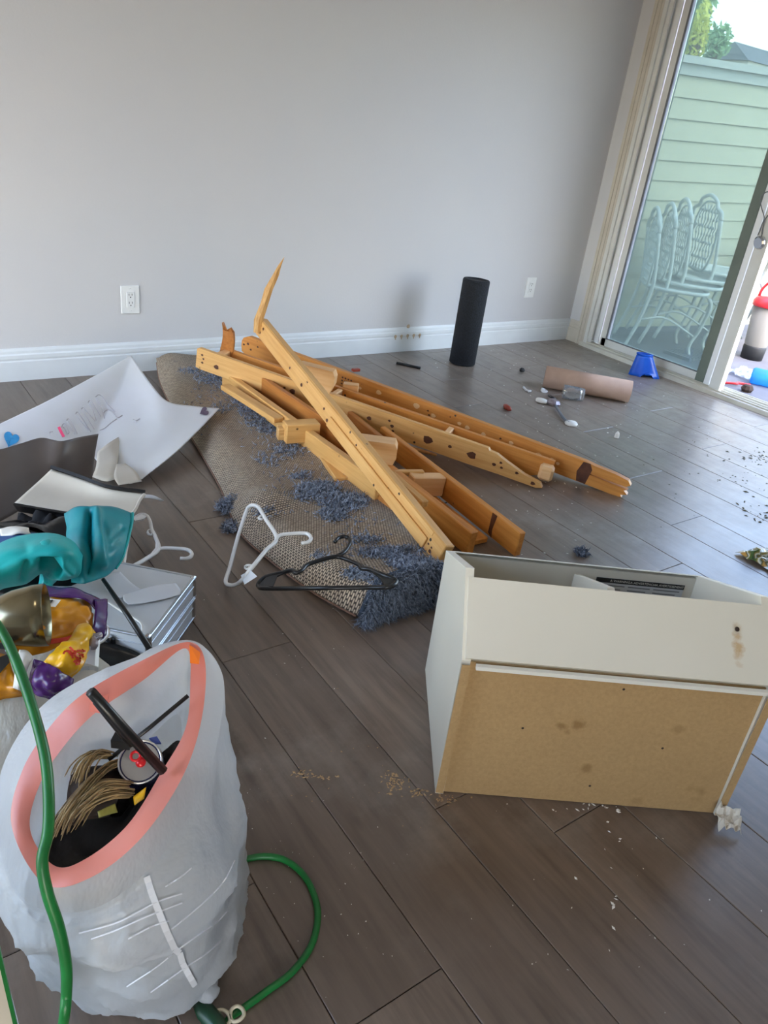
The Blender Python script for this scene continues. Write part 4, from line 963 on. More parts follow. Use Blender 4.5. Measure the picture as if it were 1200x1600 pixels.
# blue plastic funnel-like holder against the sill
bq = fl(1006, 588, 0); bf = []
for k in range(9):
    z = .0+.125*k/8; w_ = .085-.045*(k/8)
    ring_ = []
    for a in np.linspace(0, 2*math.pi, 28, endpoint=False):
        x = w_*math.cos(a)*1.1; y = (.05-.012*k/8)*math.sin(a); zz = z
        if k == 0 and math.sin(a) < 0 and abs(math.cos(a)) < .35: zz = .035*(1-(math.cos(a)/.35)**2)
        ring_.append(bq+np.array([.74*x+.2*y, -.62*x+.6*y, zz])+np.array([-.02, .02, 0])*(k/8))
    bf.append(ring_)
bh_ = thing('blue_holder', bq, 'bright blue flared plastic holder on the floor against the door sill', 'holder')
obj('flared_shell', MB().grid(np.array(bf), .004, closed=True), M_blueplas, bh_)
mb = MB().tube([np.array(p)+ZV*.002 for p in bf[-1]], .005, 6, closed=True); obj('rim', mb, M_blueplas, bh_)
# crumpled snack wrapper and dried grass at the right edge
wp_ = fl(1192, 868, 0); A_ = np.array([[wp_+np.array([-.09+.24*u, .05-.16*v-.05*u, .004+.05*abs(mn.noise(Vector((u*4, v*4, 4))))*(.3+math.sin(math.pi*v))]) for u in np.linspace(0, 1, 14)] for v in np.linspace(0, 1, 12)])
m_, n_, b_ = base_mat('printed wrapper'); mp_ = coords(n_, (1, 1, 1)); x1 = noise(n_, mp_, 22, 2)
n_.links.new(ramp(n_, x1.outputs[0], [(.38, S(66, 92, 40)), (.46, S(150, 130, 60)), (.52, S(216, 216, 200)), (.6, S(52, 70, 44)), (.68, S(196, 150, 70))]).outputs[0], b_.inputs['Base Color']); b_.inputs['Roughness'].default_value = .3
tag(obj('snack_wrapper', MB().grid(A_, .001, smooth=False), m_), 'crumpled green and white food wrapper on the floor behind the cabinet right end', 'wrapper')
def flecks(name, spec, m, label, seed, cat='debris'):
    rnd = random.Random(seed); mb = MB()
    for (cx, cy, rx, ry, n, s) in spec:
        for k in range(n):
            p = fl(rnd.gauss(cx, rx), rnd.gauss(cy, ry), .0005)
            if p[1] > WY-.03 or p[0] > WX-.05: continue
            a = rnd.random()*6.28; q = s*(.4+rnd.random()); u = np.array([math.cos(a), math.sin(a), 0])*q; v = np.array([-math.sin(a), math.cos(a), 0])*q*(.25+.5*rnd.random())
            mb.add([p-u, p-v, p+u, p+v, p+ZV*q*.35], [(0, 1, 4), (1, 2, 4), (2, 3, 4), (3, 0, 4)])
    tag(obj(name, mb, m), label, cat, kind='stuff')
flecks('sawdust', [(470, 1210, 9, 3, 26, .0035), (616, 1222, 9, 7, 60, .0038), (652, 1238, 11, 4, 36, .0034), (508, 1214, 10, 2, 20, .003), (690, 1248, 20, 4, 30, .003), (560, 1190, 60, 50, 24, .002)], mat('sawdust', S(176, 146, 108), rough=.9), 'pale sawdust crumbs on the floor left of the cabinet', 5)
flecks('white_flecks', [(960, 1425, 5, 14, 6, .006), (990, 1330, 40, 25, 12, .003), (930, 1260, 30, 8, 20, .004), (420, 1320, 40, 60, 26, .0013), (520, 1400, 60, 60, 24, .0013), (1000, 1440, 120, 90, 12, .002), (960, 640, 120, 50, 120, .005), (850, 800, 60, 40, 40, .004),
                       (420, 1010, 120, 60, 24, .0018), (760, 560, 80, 20, 60, .005), (900, 720, 80, 40, 50, .005), (700, 1450, 160, 80, 20, .0013)], M_white, 'tiny white paint flecks scattered across the floor', 6)
flecks('dark_crumbs', [(1180, 712, 22, 10, 40, .008), (1160, 745, 30, 14, 26, .005), (1185, 800, 18, 12, 30, .010), (1110, 690, 25, 14, 14, .005), (1060, 720, 60, 40, 16, .004)], mat('olive crumbs', S(92, 88, 68), S(120, 112, 90), .9, sc=40), 'dark olive crumbs and dry bits on the floor below the open door', 7)

# ------------------------------------------------------------------ hangers
def tri_hanger(outline, hook, hooks, m, name, label, r=.0055, z=None, flats=(), extra=None):
    t = thing(name, fl(*outline[0][:2], 0), label, 'hanger')
    obj('frame', MB().tube(path(outline, 70, True), r, 8, closed=True), m, t)
    obj('hook', MB().tube(path(hook, 26), r*.95, 8), m, t)
    for h in hooks: obj('strap_hook', MB().tube(path(h, 10), r*.6, 6), m, t)
    for f in flats: obj('web', MB().prism([fl(*p) for p in f], (0, 0, .004)), m, t)
    return t
def s2(pts, ox, oy, k, zf): return [(ox+x/k, oy+y/k, zf(x, y)) for x, y in pts]
zf = lambda x, y: .016+.125*min(1, max(0, (x-165)/105))
wh = tri_hanger(s2([(150, 540), (170, 470), (205, 340), (243, 225), (255, 205), (275, 198), (298, 210), (325, 255), (378, 345), (330, 400), (265, 480), (215, 540), (180, 556)], 300, 720, 2.857, zf),
           s2([(378, 345), (395, 332), (430, 327), (500, 323), (526, 334), (530, 352), (515, 364), (490, 368)], 300, 720, 2.857, zf),
           [s2([(322, 248), (305, 248), (298, 258), (315, 262)], 300, 720, 2.857, zf), s2([(268, 468), (248, 466), (236, 474), (246, 484), (256, 476)], 300, 720, 2.857, zf)],
           M_whiteplas, 'clothes_hanger', 'white plastic hanger with a paper tag lying half on the rug')
obj('tag', MB().prism([fl(*p) for p in s2([(218, 512), (262, 490), (290, 517), (234, 553)], 300, 720, 2.857, lambda x, y: zf(x, y)+.004)], (0, 0, .001)), M_paper, wh)
zf = lambda x, y: .135
zb = lambda x, y: .030+.105*min(1, max(0, (x-300)/160))+.03*min(1, max(0, (x-700)/150))
def zbl(x, y): return zb(x, y)+.0
tri_hanger(s2([(300, 562), (296, 548), (330, 518), (400, 500), (450, 488), (462, 500), (490, 490), (512, 466), (570, 445), (640, 428), (690, 440), (745, 464), (758, 480), (790, 484), (850, 508), (905, 530), (906, 550), (870, 564), (760, 566), (560, 568), (330, 570)], 300, 720, 2.857, zbl),
           s2([(640, 428), (675, 412), (695, 388), (706, 362), (698, 344), (676, 338), (652, 345), (638, 362)], 300, 720, 2.857, zbl),
           [], M_black, 'clothes_hanger', 'black plastic hanger with a curled hook lying on the rug near its end', .0058,
           flats=[s2([(300, 556), (335, 520), (440, 492), (380, 520), (362, 566), (310, 566)], 300, 720, 2.857, zbl), s2([(790, 488), (900, 532), (900, 552), (862, 562), (840, 530)], 300, 720, 2.857, zbl)])
zf = lambda x, y: .06+.03*(y-80)/280
tri_hanger(s2([(700, 140), (715, 108), (758, 82), (788, 92), (804, 120), (812, 160), (832, 200), (850, 268), (790, 315), (715, 358), (660, 380)], 0, 780, 3.43, zf),
           s2([(850, 268), (885, 262), (940, 264), (1000, 270), (1026, 288), (1024, 306), (1000, 318), (965, 318)], 0, 780, 3.43, zf),
           [s2([(815, 160), (796, 168), (792, 182), (806, 192), (820, 184)], 0, 780, 3.43, zf)], M_whiteplas, 'clothes_hanger', 'white plastic hanger sticking out between teal jacket and aluminium cases',
           flats=[s2([(716, 112), (758, 86), (786, 98), (770, 112), (724, 122)], 0, 780, 3.43, zf), s2([(836, 215), (850, 268), (800, 308), (832, 268)], 0, 780, 3.43, zf)])

# ------------------------------------------------------------------ poster board and sheets at the left
rows = [[(-110, 716, .15), (0, 662, .15), (75, 626, .16), (150, 586, .175), (205, 555, .20), (236, 600, .15), (262, 627, .12), (300, 634, .105), (343, 638, .095)],
        [(-110, 726, .14), (0, 680, .14), (60, 652, .145), (125, 622, .15), (185, 608, .135), (222, 640, .105), (250, 660, .095), (280, 668, .085), (310, 672, .08)],
        [(-110, 738, .12), (0, 696, .125), (50, 680, .125), (105, 662, .12), (155, 662, .09), (190, 690, .07), (215, 705, .055), (245, 706, .055), (275, 706, .06)],
        [(-110, 752, .09), (0, 712, .10), (50, 706, .10), (100, 705, .085), (145, 712, .05), (168, 738, .02), (188, 752, .012), (205, 755, .012), (222, 748, .02)]]
PA = np.concatenate([patch([r[:5] for r in rows], 40, 46), patch([r[4:] for r in rows], 40, 45)[:, 1:]], axis=1)
po = thing('poster_board', PA[20, 45]*np.array([1, 1, 0]), 'bent white poster board with hearts and outlined letters leaning by the rug', 'poster')
obj('sheet', MB().grid(PA[:, ::-1], .002), M_poster, po)
PN = gnormals(PA); PNs = PN*np.sign(np.sum(PN*(CAM-PA), axis=2, keepdims=True)); PP = np.array([[proj(PA[i, j]) for j in range(90)] for i in range(40)])
def onposter(x, y, lift=.0025):
    d = (PP[:, :, 0]-x)**2+(PP[:, :, 1]-y)**2; i, j = np.unravel_index(d.argmin(), d.shape)
    # refine on the local tangent plane
    nr_ = PNs[i, j]; dd = ray(x, y); t = ((PA[i, j]-CAM)@nr_)/(dd@nr_); return CAM+t*dd+nr_*lift
def stroke(mb, pts, w_, f, n=10):
    P = catmull([(x, y, 0) for x, y in pts], n)[:, :2]; W = [f(x, y) for x, y in P]
    for a, b in zip(W[:-1], W[1:]):
        s = unit(np.cross(b-a, CAM-a))*w_; mb.add([a-s, a+s, b+s, b-s], [(0, 1, 2, 3)])
q = lambda pts: [(60+x/6.667, 580+y/6.667) for x, y in pts]
ink = MB()
for s_ in ([(150, 636), (122, 640), (118, 660), (128, 685)], [(240, 592), (252, 560), (275, 553), (300, 600), (322, 650)], [(255, 600), (262, 590), (288, 640), (300, 660), (314, 650)], [(290, 522), (312, 500), (340, 535), (405, 660)], [(292, 524), (330, 590), (378, 664)],
           [(385, 455), (402, 430), (430, 460), (545, 640)], [(385, 455), (450, 540), (520, 622)], [(445, 402), (465, 383), (500, 425), (590, 530)], [(447, 405), (510, 500), (580, 612)], [(515, 335), (535, 308), (575, 355), (600, 400), (650, 480)], [(517, 338), (560, 400), (600, 520)],
           [(592, 275), (628, 250), (670, 280), (720, 350), (800, 430)], [(595, 285), (650, 380), (690, 500)], [(675, 455), (690, 425), (725, 408), (762, 425), (800, 465)], [(800, 468), (830, 492), (876, 465)], [(640, 622), (690, 602), (760, 542), (822, 500)], [(985, 505), (1020, 520), (1060, 500)], [(1000, 530), (1030, 545)]):
    stroke(ink, q(s_), .0017, onposter)
stuff(obj('pencil_lettering', ink, M_pencil, po))
ink = MB(); stroke(ink, q([(210, 586), (235, 640), (262, 690)]), .0045, onposter); obj('pink_stroke', ink, M_pink, po)
def heart(cx, cy, s, rot, sx=1.0):
    out = []
    for a in np.linspace(0, 2*math.pi, 28, endpoint=False):
        x = .8*math.sin(a)**3*sx; y = -(13*math.cos(a)-5*math.cos(2*a)-2*math.cos(3*a)-math.cos(4*a))/17
        out.append((cx+s*(x*math.cos(rot)-y*math.sin(rot)), cy+s*(x*math.sin(rot)+y*math.cos(rot))))
    return out
def fan(poly, c, f, lift): return MB().add([f(*c, lift)]+[f(x, y, lift) for x, y in poly], [(0, i+1, (i+1) % len(poly)+1) for i in range(len(poly))])
obj('blue_heart', fan(heart(17, 687, 14, .35, 1.1), (17, 687), onposter, .0028), M_bluemark, po)
obj('plum_heart', fan(heart(319, 644, 8.5, 1.1), (319, 644), onposter, .0028), M_plummark, po)
tf = patch([[(186, 682, .075), (170, 692, .085), (152, 706, .07)], [(186, 705, .06), (176, 716, .055), (150, 728, .04)], [(182, 748, .03), (165, 752, .025), (144, 745, .02)]], 10, 10)
obj('torn_flap', MB().grid(tf, .001), M_cream, po)
tf = patch([[(196, 724, .05), (182, 725, .055)], [(212, 736, .045), (178, 745, .04)], [(222, 752, .035), (185, 758, .03)]], 8, 8); obj('torn_flap', MB().grid(tf, .001), M_cream, po)
gs = patch([[(-110, 716, .20), (-40, 706, .205), (0, 702, .20), (35, 692, .20), (65, 684, .20), (95, 689, .195), (125, 683, .19), (154, 678, .19)],
            [(-110, 760, .13), (-40, 750, .135), (0, 745, .135), (35, 732, .14), (65, 722, .145), (95, 722, .14), (125, 714, .13), (148, 712, .12)],
            [(-110, 850, .02), (-40, 832, .025), (0, 815, .03), (35, 795, .04), (65, 775, .05), (95, 762, .05), (122, 752, .05), (144, 748, .05)]], 20, 40)
tag(obj('brown_sheet', MB().grid(gs[:, ::-1], .002), M_greysheet), 'curled grey-brown plastic sheet in front of the poster board', 'sheet')
# cream metal tray with a black rim
trp = thing('bent_tray', fl(120, 800, 0), 'bent cream metal tray with a black back rim lying on the clutter', 'tray')
ty = patch([[(80, 733, .185), (125, 748, .180), (170, 764, .175), (226, 772, .170)], [(60, 752, .165), (110, 766, .158), (165, 780, .155), (218, 782, .16)], [(42, 768, .160), (95, 785, .150), (160, 796, .150), (212, 795, .155)], [(22, 786, .155), (80, 796, .150), (150, 806, .150), (204, 806, .155)]], 18, 34)
obj('panel', MB().grid(ty[:, ::-1], .003), M_cream, trp)
e = ty[0]; lipv = np.array([[p+ZV*.006+FV*.008 for p in e], [p+FV*.002 for p in e]]); obj('back_rim', MB().grid(lipv, .008, smooth=False), M_black, trp)
e = ty[-1]; sk = np.array([[p+ZV*.001 for p in e], [p-ZV*.03+FV*.02 for p in e]]); obj('front_underside', MB().grid(sk, .006, smooth=False), M_black, trp)
obj('side_lip', MB().tube(ty[:, -1], .005, 6), M_cream, trp); obj('screw', MB().lathe([(.005, 0), (.003, .002), (0, .002)], ty[15, 31]+ZV*.001, (0, 0, 1), 8), M_hole, trp)
tag(obj('paper_curl', MB().grid(patch([[(222, 778, .14), (238, 779, .135), (252, 784, .12)], [(222, 772, .145), (240, 774, .14), (256, 782, .125)]], 4, 10), .001), M_paper), 'thin curl of paper off the right tip of the cream tray', 'paper')

# ------------------------------------------------------------------ clutter heap on the left
def mound(c, rad, amp, sc, seed, n=28, m=20, base=0.0, sag=.35):
    A_ = []
    for i in range(m):
        ph = math.pi*(.5*i/(m-1)); row = []
        for j in range(n):
            th = 2*math.pi*j/n; d = np.array([math.sin(ph)*math.cos(th), math.sin(ph)*math.sin(th), math.cos(ph)])
            k = 1+amp*mn.noise(Vector(d*sc)+Vector((seed, 0, 0)))
            p = np.array(c)+np.array([d[0]*rad[0]*k, d[1]*rad[1]*k, 0]); p[2] = base+max(0, d[2])**.8*rad[2]*k; row.append(p)
        A_.append(row)
    return np.array(A_)
bc_ = rf(-.86, 1.50, 0); tag(obj('black_bag', MB().grid(mound(bc_, (.20, .19, .17), .45, 2.2, 3)), mat('black bag film', S(13, 13, 15), S(22, 22, 25), .3, sc=9, bmp=.6)), 'low black bag heaped under the teal jacket', 'bag')
tag(obj('dark_garment', MB().grid(mound(rf(-.86, 1.70, 0), (.12, .09, .13), .5, 3, 8)), M_blackcloth), 'black ruffled garment between cream tray and teal jacket', 'garment')
tag(obj('lime_scrap', MB().prism([fl(180, 876, .10), fl(196, 862, .10), fl(192, 872, .10), fl(183, 882, .10)], (0, 0, .003)), mat('lime plastic', S(150, 200, 40), rough=.4)), 'lime green scrap under the edge of the teal jacket', 'scrap')
# jacket: bright roll with a hollow opening, deep flap, blue lining
jk = thing('teal_jacket', fl(90, 860, 0), 'teal quilted jacket with blue lining bundled on the heap at left', 'jacket')
fp_ = patch([[(100, 802, .26), (122, 793, .285), (145, 790, .295), (178, 793, .27), (207, 802, .25)], [(104, 835, .255), (125, 825, .28), (150, 820, .285), (178, 822, .265), (203, 830, .235)],
             [(112, 872, .235), (130, 868, .26), (152, 865, .265), (176, 866, .25), (192, 864, .22)], [(110, 910, .20), (130, 912, .215), (150, 906, .215), (168, 900, .205), (180, 888, .20)]], 40, 46)
fp_ = dent(wob(fp_, .008, 16, 1), [(140, 800, 138, 840, 5, .030), (138, 840, 140, 890, 8, .035), (150, 800, 160, 880, 7, -.012), (175, 840, 190, 826, 4, .006), (168, 858, 188, 846, 4, .006), (160, 815, 172, 850, 4, .006)]); obj('flap', MB().grid(fp_[:, ::-1], .008), M_tealdk, jk)
obj('piping', MB().tube(fp_[:, -1], .004, 6), M_teal, jk)
rp_ = patch([[(-60, 872, .25), (-20, 858, .27), (10, 843, .285), (45, 834, .30), (85, 834, .305), (115, 846, .295), (130, 868, .27)], [(-60, 890, .27), (-20, 878, .30), (10, 866, .315), (45, 858, .325), (85, 856, .33), (112, 864, .315), (128, 880, .27)],
             [(-60, 912, .26), (-20, 902, .285), (10, 892, .295), (45, 884, .30), (80, 880, .30), (106, 884, .285), (126, 894, .25)], [(-60, 928, .22), (-20, 921, .235), (10, 914, .24), (42, 908, .24), (66, 896, .22), (92, 906, .235), (118, 905, .215)], [(-60, 930, .16), (-20, 925, .18), (10, 916, .19), (40, 905, .17), (68, 885, .15), (90, 900, .19), (112, 898, .17)]], 56, 90)
rp_ = dent(wob(rp_, .008, 13, 4), [(72, 884, 86, 892, 7, .045), (64, 876, 92, 876, 4, .012), (36, 905, 42, 880, 5, .010), (98, 878, 110, 892, 6, -.012), (0, 880, 40, 858, 8, .006)]); obj('sleeve_roll', MB().grid(rp_[:, ::-1], .010), M_teal, jk)
lp_ = patch([[(-60, 842, .21), (0, 832, .225), (45, 832, .23), (95, 836, .235)], [(-60, 872, .235), (0, 852, .25), (45, 842, .26), (95, 845, .25)]], 8, 20); obj('lining', MB().grid(lp_[:, ::-1], .006), M_bluecloth, jk)
obj('white_cuff', MB().grid(wob(patch([[(0, 826, .235), (20, 820, .24), (45, 825, .235)], [(0, 836, .235), (22, 833, .245), (48, 833, .24)]], 6, 14), .008, 30, 2)[:, ::-1], .004), M_white, jk)
inn = patch([[(72, 868, .26), (92, 868, .27), (112, 876, .26)], [(64, 884, .24), (90, 888, .24), (116, 888, .24)], [(66, 902, .21), (88, 908, .21), (112, 902, .21)]], 8, 8)

# second, paler bag lying behind the drawstring bag
b2 = mound(rf(-.56, .98, 0), (.205, .165, .235), .22, 2.0, 12, 40, 24); tag(obj('ivory_bag', MB().grid(b2), M_bag2), 'slack ivory plastic bag lying behind the open drawstring bag', 'bag')
b3 = mound(rf(-.425, 1.055, 0), (.085, .085, .16), .25, 2.0, 15, 30, 18); tag(obj('ivory_bag', MB().grid(b3), M_bag2), 'small white plastic bag bulge between drawstring bag and aluminium cases', 'bag')

# aluminium cases
cu_ = unit([.703, .711, 0]); cw_ = unit([-.72, .694, 0]); cf = np.array([.424, 1.282, 0]); DU, DW = .255, .34
def case(z0, th, dz, label):
    t = thing('metal_case', cf+cu_*DU/2+cw_*DW/2+ZV*z0, label, 'case'); c = cf+cu_*(DU/2+dz)+cw_*DW/2+ZV*(z0+th/2)
    obj('shell', MB().bbox(c, (DU-.008, DW-.008, th-.002), [cu_, cw_, ZV], .004), M_aluskin, t)
    fr = MB()
    for sz in (-1, 1):
        for su in (-1, 1): fr.bbox(c+cu_*su*(DU/2-.003)+ZV*sz*(th/2-.0025), (.007, DW, .005), [cu_, cw_, ZV], .0015)
        for sw_ in (-1, 1): fr.bbox(c+cw_*sw_*(DW/2-.003)+ZV*sz*(th/2-.0025), (DU, .007, .005), [cu_, cw_, ZV], .0015)
    fr.bbox(c+ZV*.004, (DU-.002, DW-.002, .0025), [cu_, cw_, ZV], .001); obj('frame', fr, M_alu, t)
    cn = MB()
    for su in (-1, 1):
        for sw_ in (-1, 1): cn.bbox(c+cu_*su*(DU/2-.006)+cw_*sw_*(DW/2-.006), (.013, .013, th+.002), [cu_, cw_, ZV], .004)
    obj('corner', cn, M_chrome, t)
    la = MB().bbox(c-cu_*(DU/2+.004)-cw_*(DW/2-.10), (.010, .032, .030), [cu_, cw_, ZV], .002); l_ = obj('latch', la, M_chrome, t)
    obj('latch_plate', MB().bbox(c-cu_*(DU/2+.002)-cw_*(DW/2-.10)+ZV*.0, (.006, .046, .018), [cu_, cw_, ZV], .002), M_black, l_)
case(.001, .058, .0, 'lower aluminium case of the two stacked beside the bags'); case(.061, .058, .004, 'upper aluminium case with paper strips on its lid')
cz = .121
tag(obj('strap_and_shade', MB().grid(patch([[(148, 1000, .10), (180, 1006, .09), (212, 1018, .075), (238, 1034, .06)], [(146, 1022, .08), (178, 1030, .07), (206, 1040, .055), (226, 1052, .045)], [(146, 1045, .045), (178, 1052, .035), (202, 1060, .03), (218, 1066, .02)]], 6, 18)[:, ::-1], .006), M_black), 'black strap loop with painted shade over the front of the aluminium cases', 'strap')  # strap widened to stand in for the shade on the case fronts
s1 = patch([[(158, 905, cz+.004), (172, 897, cz+.008), (188, 893, cz+.004)], [(170, 925, cz+.002), (186, 916, cz+.004), (205, 910, cz+.002)], [(188, 934, cz+.004), (203, 928, cz+.004), (222, 922, cz+.003)]], 10, 10)
tag(obj('paper_strip', MB().grid(s1[:, ::-1], .0008), M_paper), 'folded white paper strip with a grey window at the back of the case lid', 'paper')
s1 = patch([[(192, 930, cz+.004), (215, 922, cz+.010), (245, 914, cz+.007), (275, 911, cz+.004)], [(193, 938, cz+.004), (217, 931, cz+.008), (250, 924, cz+.006), (282, 921, cz+.003)], [(200, 944, cz+.003), (220, 943, cz+.003), (255, 936, cz+.003), (281, 929, cz+.003)]], 10, 20)
tag(obj('paper_strip', MB().grid(s1[:, ::-1], .0008), M_paper), 'creased white paper strip lying across the middle of the case lid', 'paper')
tag(obj('loose_string', MB().tube(path([(165, 938, cz+.004), (190, 955, cz+.004), (210, 966, cz+.004), (221, 975, cz+.004), (222, 988, cz+.004), (216, 995, cz+.004)], 30), .0025, 6), M_whiteplas), 'thin white cord curving on the case lid', 'cord')
tag(obj('white_ring', MB().tube(path([(158, 975, .18), (168, 980, .17), (169, 992, .155), (160, 1002, .15), (150, 1004, .15), (148, 990, .16), (150, 978, .175)], 24, True), .003, 6, closed=True), M_whiteplas), 'white plastic loop hanging at the case front left', 'ring')
tag(obj('hanger_bar', MB().tube([fl(161, 905, .21), fl(200, 962, .175), fl(245, 1031, .135)], [.0045, .006, .0065], 8), M_black), 'straight black hanger bar lying across the aluminium case', 'hanger')
gb = MB().prism([fl(124, 1065, .20), fl(146, 1068, .20), fl(150, 1006, .235), fl(130, 1012, .235)], FV*.02); tag(obj('grey_panel', gb, M_aluskin), 'small upright grey panel with dark edge behind the yellow bag', 'panel')
# pet food bag
pf_ = thing('pet_food_bag', fl(60, 1020, 0), 'crumpled yellow and purple pet food bag lying open on the heap', 'bag')
P1 = patch([[(20, 925, .30), (70, 930, .30), (110, 932, .295), (142, 940, .285)], [(20, 950, .31), (70, 955, .305), (110, 958, .30), (146, 962, .285)], [(20, 985, .30), (70, 990, .295), (105, 990, .29), (144, 985, .28)], [(15, 1030, .28), (60, 1022, .275), (100, 1008, .275), (140, 992, .27)]], 34, 46)
obj('back_panel', MB().grid(wob(wob(P1, .010, 20, 6), .006, 60, 11)[:, ::-1], .002), M_orange, pf_)
P2 = patch([[(66, 915, .305), (105, 918, .30), (140, 928, .295), (165, 940, .28)], [(68, 932, .31), (105, 932, .305), (136, 940, .30), (150, 952, .29)]], 6, 24); obj('purple_hem', MB().grid(wob(P2, .006, 30, 7)[:, ::-1], .002), M_purple, pf_)
P2 = patch([[(148, 936, .295), (166, 938, .28)], [(148, 965, .292), (168, 965, .275)], [(143, 985, .285), (166, 990, .27)], [(132, 980, .285), (160, 996, .27)]], 16, 8); obj('purple_hem', MB().grid(wob(P2, .008, 30, 9)[:, ::-1], .002), M_purple, pf_)
P3 = patch([[(128, 976, .30), (140, 980, .305), (146, 990, .295)], [(108, 996, .315), (128, 1002, .32), (142, 1010, .295)], [(86, 1018, .32), (108, 1030, .325), (130, 1036, .295)], [(68, 1034, .315), (92, 1052, .31), (116, 1060, .285), ]], 36, 34)
P3w = wob(wob(P3, .012, 22, 3), .006, 60, 11); obj('yellow_flap', MB().grid(P3w[:, ::-1], .002), M_yellow, pf_)
PY = np.array([[proj(P3w[i, j]) for j in range(34)] for i in range(36)]); NY = gnormals(P3w); NY = NY*np.sign(np.sum(NY*(CAM-P3w), axis=2, keepdims=True))
def onflap(x, y, lift=.003):
    d = (PY[:, :, 0]-x)**2+(PY[:, :, 1]-y)**2; i, j = np.unravel_index(d.argmin(), d.shape); nr_ = NY[i, j]; dd = ray(x, y); t = ((P3w[i, j]-CAM)@nr_)/(dd@nr_); return CAM+t*dd+nr_*lift
q = lambda pts: [(60+x/8.571, 980+y/8.571) for x, y in pts]; ink = MB()
for s_ in ([(348, 372), (368, 338), (420, 342), (440, 380), (448, 418)], [(395, 340), (432, 380)], [(415, 286), (455, 335), (492, 345), (470, 372), (448, 350)], [(492, 332), (550, 315), (600, 330)], [(560, 298), (585, 335), (612, 312)], [(500, 372), (545, 368), (588, 382)], [(520, 360), (552, 430)], [(556, 362), (584, 420)],
           [(462, 474), (492, 440), (492, 492)], [(492, 440), (530, 462), (520, 500)], [(500, 400), (548, 452)], [(470, 382), (510, 420)], [(482, 500), (524, 488)]):
    stroke(ink, q(s_), .0016, onflap, 8)
obj('red_lettering', ink, M_redprint, pf_)
P4 = patch([[(55, 1030, .31), (70, 1034, .315), (92, 1050, .31), (116, 1061, .285)], [(42, 1050, .30), (62, 1060, .31), (85, 1072, .30), (112, 1076, .275)], [(40, 1078, .275), (60, 1088, .275), (80, 1089, .265), (108, 1080, .255)]], 30, 40)
obj('purple_base', MB().grid(wob(wob(P4, .010, 18, 5), .006, 60, 11)[:, ::-1], .002), M_purple, pf_)
P5 = patch([[(30, 1015, .315), (42, 1016, .315), (52, 1026, .31)], [(24, 1045, .31), (34, 1046, .315), (42, 1050, .30)], [(20, 1075, .285), (30, 1078, .285), (40, 1078, .275)]], 12, 10); obj('white_band', MB().grid(P5[:, ::-1], .002), M_white, pf_)
P6 = patch([[(-60, 1010, .28), (-20, 1015, .285), (12, 1022, .29)], [(-60, 1040, .285), (-20, 1044, .29), (20, 1050, .29)], [(-60, 1070, .275), (-20, 1072, .28), (25, 1075, .28)], [(-60, 1105, .25), (-20, 1102, .25), (36, 1092, .25)]], 16, 20); obj('side_panel', MB().grid(wob(wob(P6, .012, 18, 2), .006, 60, 11)[:, ::-1], .002), M_orange, pf_)
obj('dark_patch', fan([(-10, 1030), (12, 1022), (15, 1035), (0, 1052), (-15, 1056)], (0, 1040), lambda x, y, l: fl(x, y, .297+l), .004), M_slot, pf_)
P7 = patch([[(136, 985, .30), (148, 990, .30), (156, 988, .29)], [(138, 998, .30), (146, 1002, .30), (152, 1000, .285)], [(140, 1012, .285), (145, 1014, .285), (149, 1012, .275)]], 9, 9); obj('silver_crumple', MB().grid(wob(P7, .012, 50, 8)[:, ::-1], .002, smooth=False), M_foil, pf_)
P8 = patch([[(68, 1003, .287), (100, 1000, .285), (128, 990, .282)], [(66, 1012, .286), (98, 1007, .284), (124, 996, .283)]], 4, 16); P8[:, :, 2] += .006; obj('red_stripe', MB().grid(P8[:, ::-1], .001), M_redprint, pf_)
pb_ = MB()
for k, wdt in ((0, .006), (1, .003), (2, .005)): c = fl(72+k*3.5, 941, .318); pb_.box(c, (.003, .014, .001), [RV, FV, ZV])
bcd = MB().box(fl(76, 941, .316), (.034, .022, .001), [RV, FV, ZV]); bo_ = obj('bar_code_label', bcd, M_white, pf_); obj('bars', pb_, M_slot, bo_)
# bright metal cup lying on its side on the bag
mc = fl(73, 960, .345); tag(obj('metal_cup', MB().lathe([(.0, -.10), (.02, -.098), (.036, -.08), (.047, -.05), (.052, -.02), (.053, .0), (.050, .0), (.048, -.03), (.03, -.075), (0, -.085)], mc, unit(RV*.93+FV*.34+ZV*.06), 40), M_pewter), 'shiny tarnished metal cup lying on its side on the yellow bag', 'cup')

# ------------------------------------------------------------------ open drawstring trash bag
NB_ = 120
def loop(pts): return catmull([fl(*p) for p in pts], NB_, True)
inner = loop([(290, 1013, .505), (297, 1075, .47), (289, 1140, .445), (253, 1205, .42), (200, 1288, .40), (132, 1343, .375), (84, 1352, .365), (47, 1296, .385), (62, 1226, .415), (100, 1166, .445), (150, 1113, .475), (225, 1062, .495)])
ribb = loop([(293, 1003, .515), (320, 1032, .495), (316, 1118, .460), (287, 1210, .435), (222, 1308, .405), (140, 1372, .375), (68, 1380, .360), (18, 1290, .385), (34, 1206, .415), (76, 1138, .450), (130, 1084, .482), (220, 1033, .508)])
hem = loop([(303, 1004, .508), (347, 1052, .470), (345, 1130, .425), (318, 1232, .395), (245, 1345, .355), (145, 1420, .325), (40, 1408, .315), (-4, 1300, .340), (2, 1205, .385), (48, 1122, .430), (112, 1070, .465), (215, 1026, .498)])
cb0 = hem.mean(0); dv = hem-cb0; th_ = np.arctan2(dv@RV, dv@FV)
def ring(r0, f0, rr, ff, z, sq=2.4):
    out = []
    for a in th_:
        s, c = math.sin(a), math.cos(a); k = (abs(s)**sq+abs(c)**sq)**(-1/sq); out.append(rf(r0+rr*s*k, f0+ff*c*k, z))
    return np.array(out)
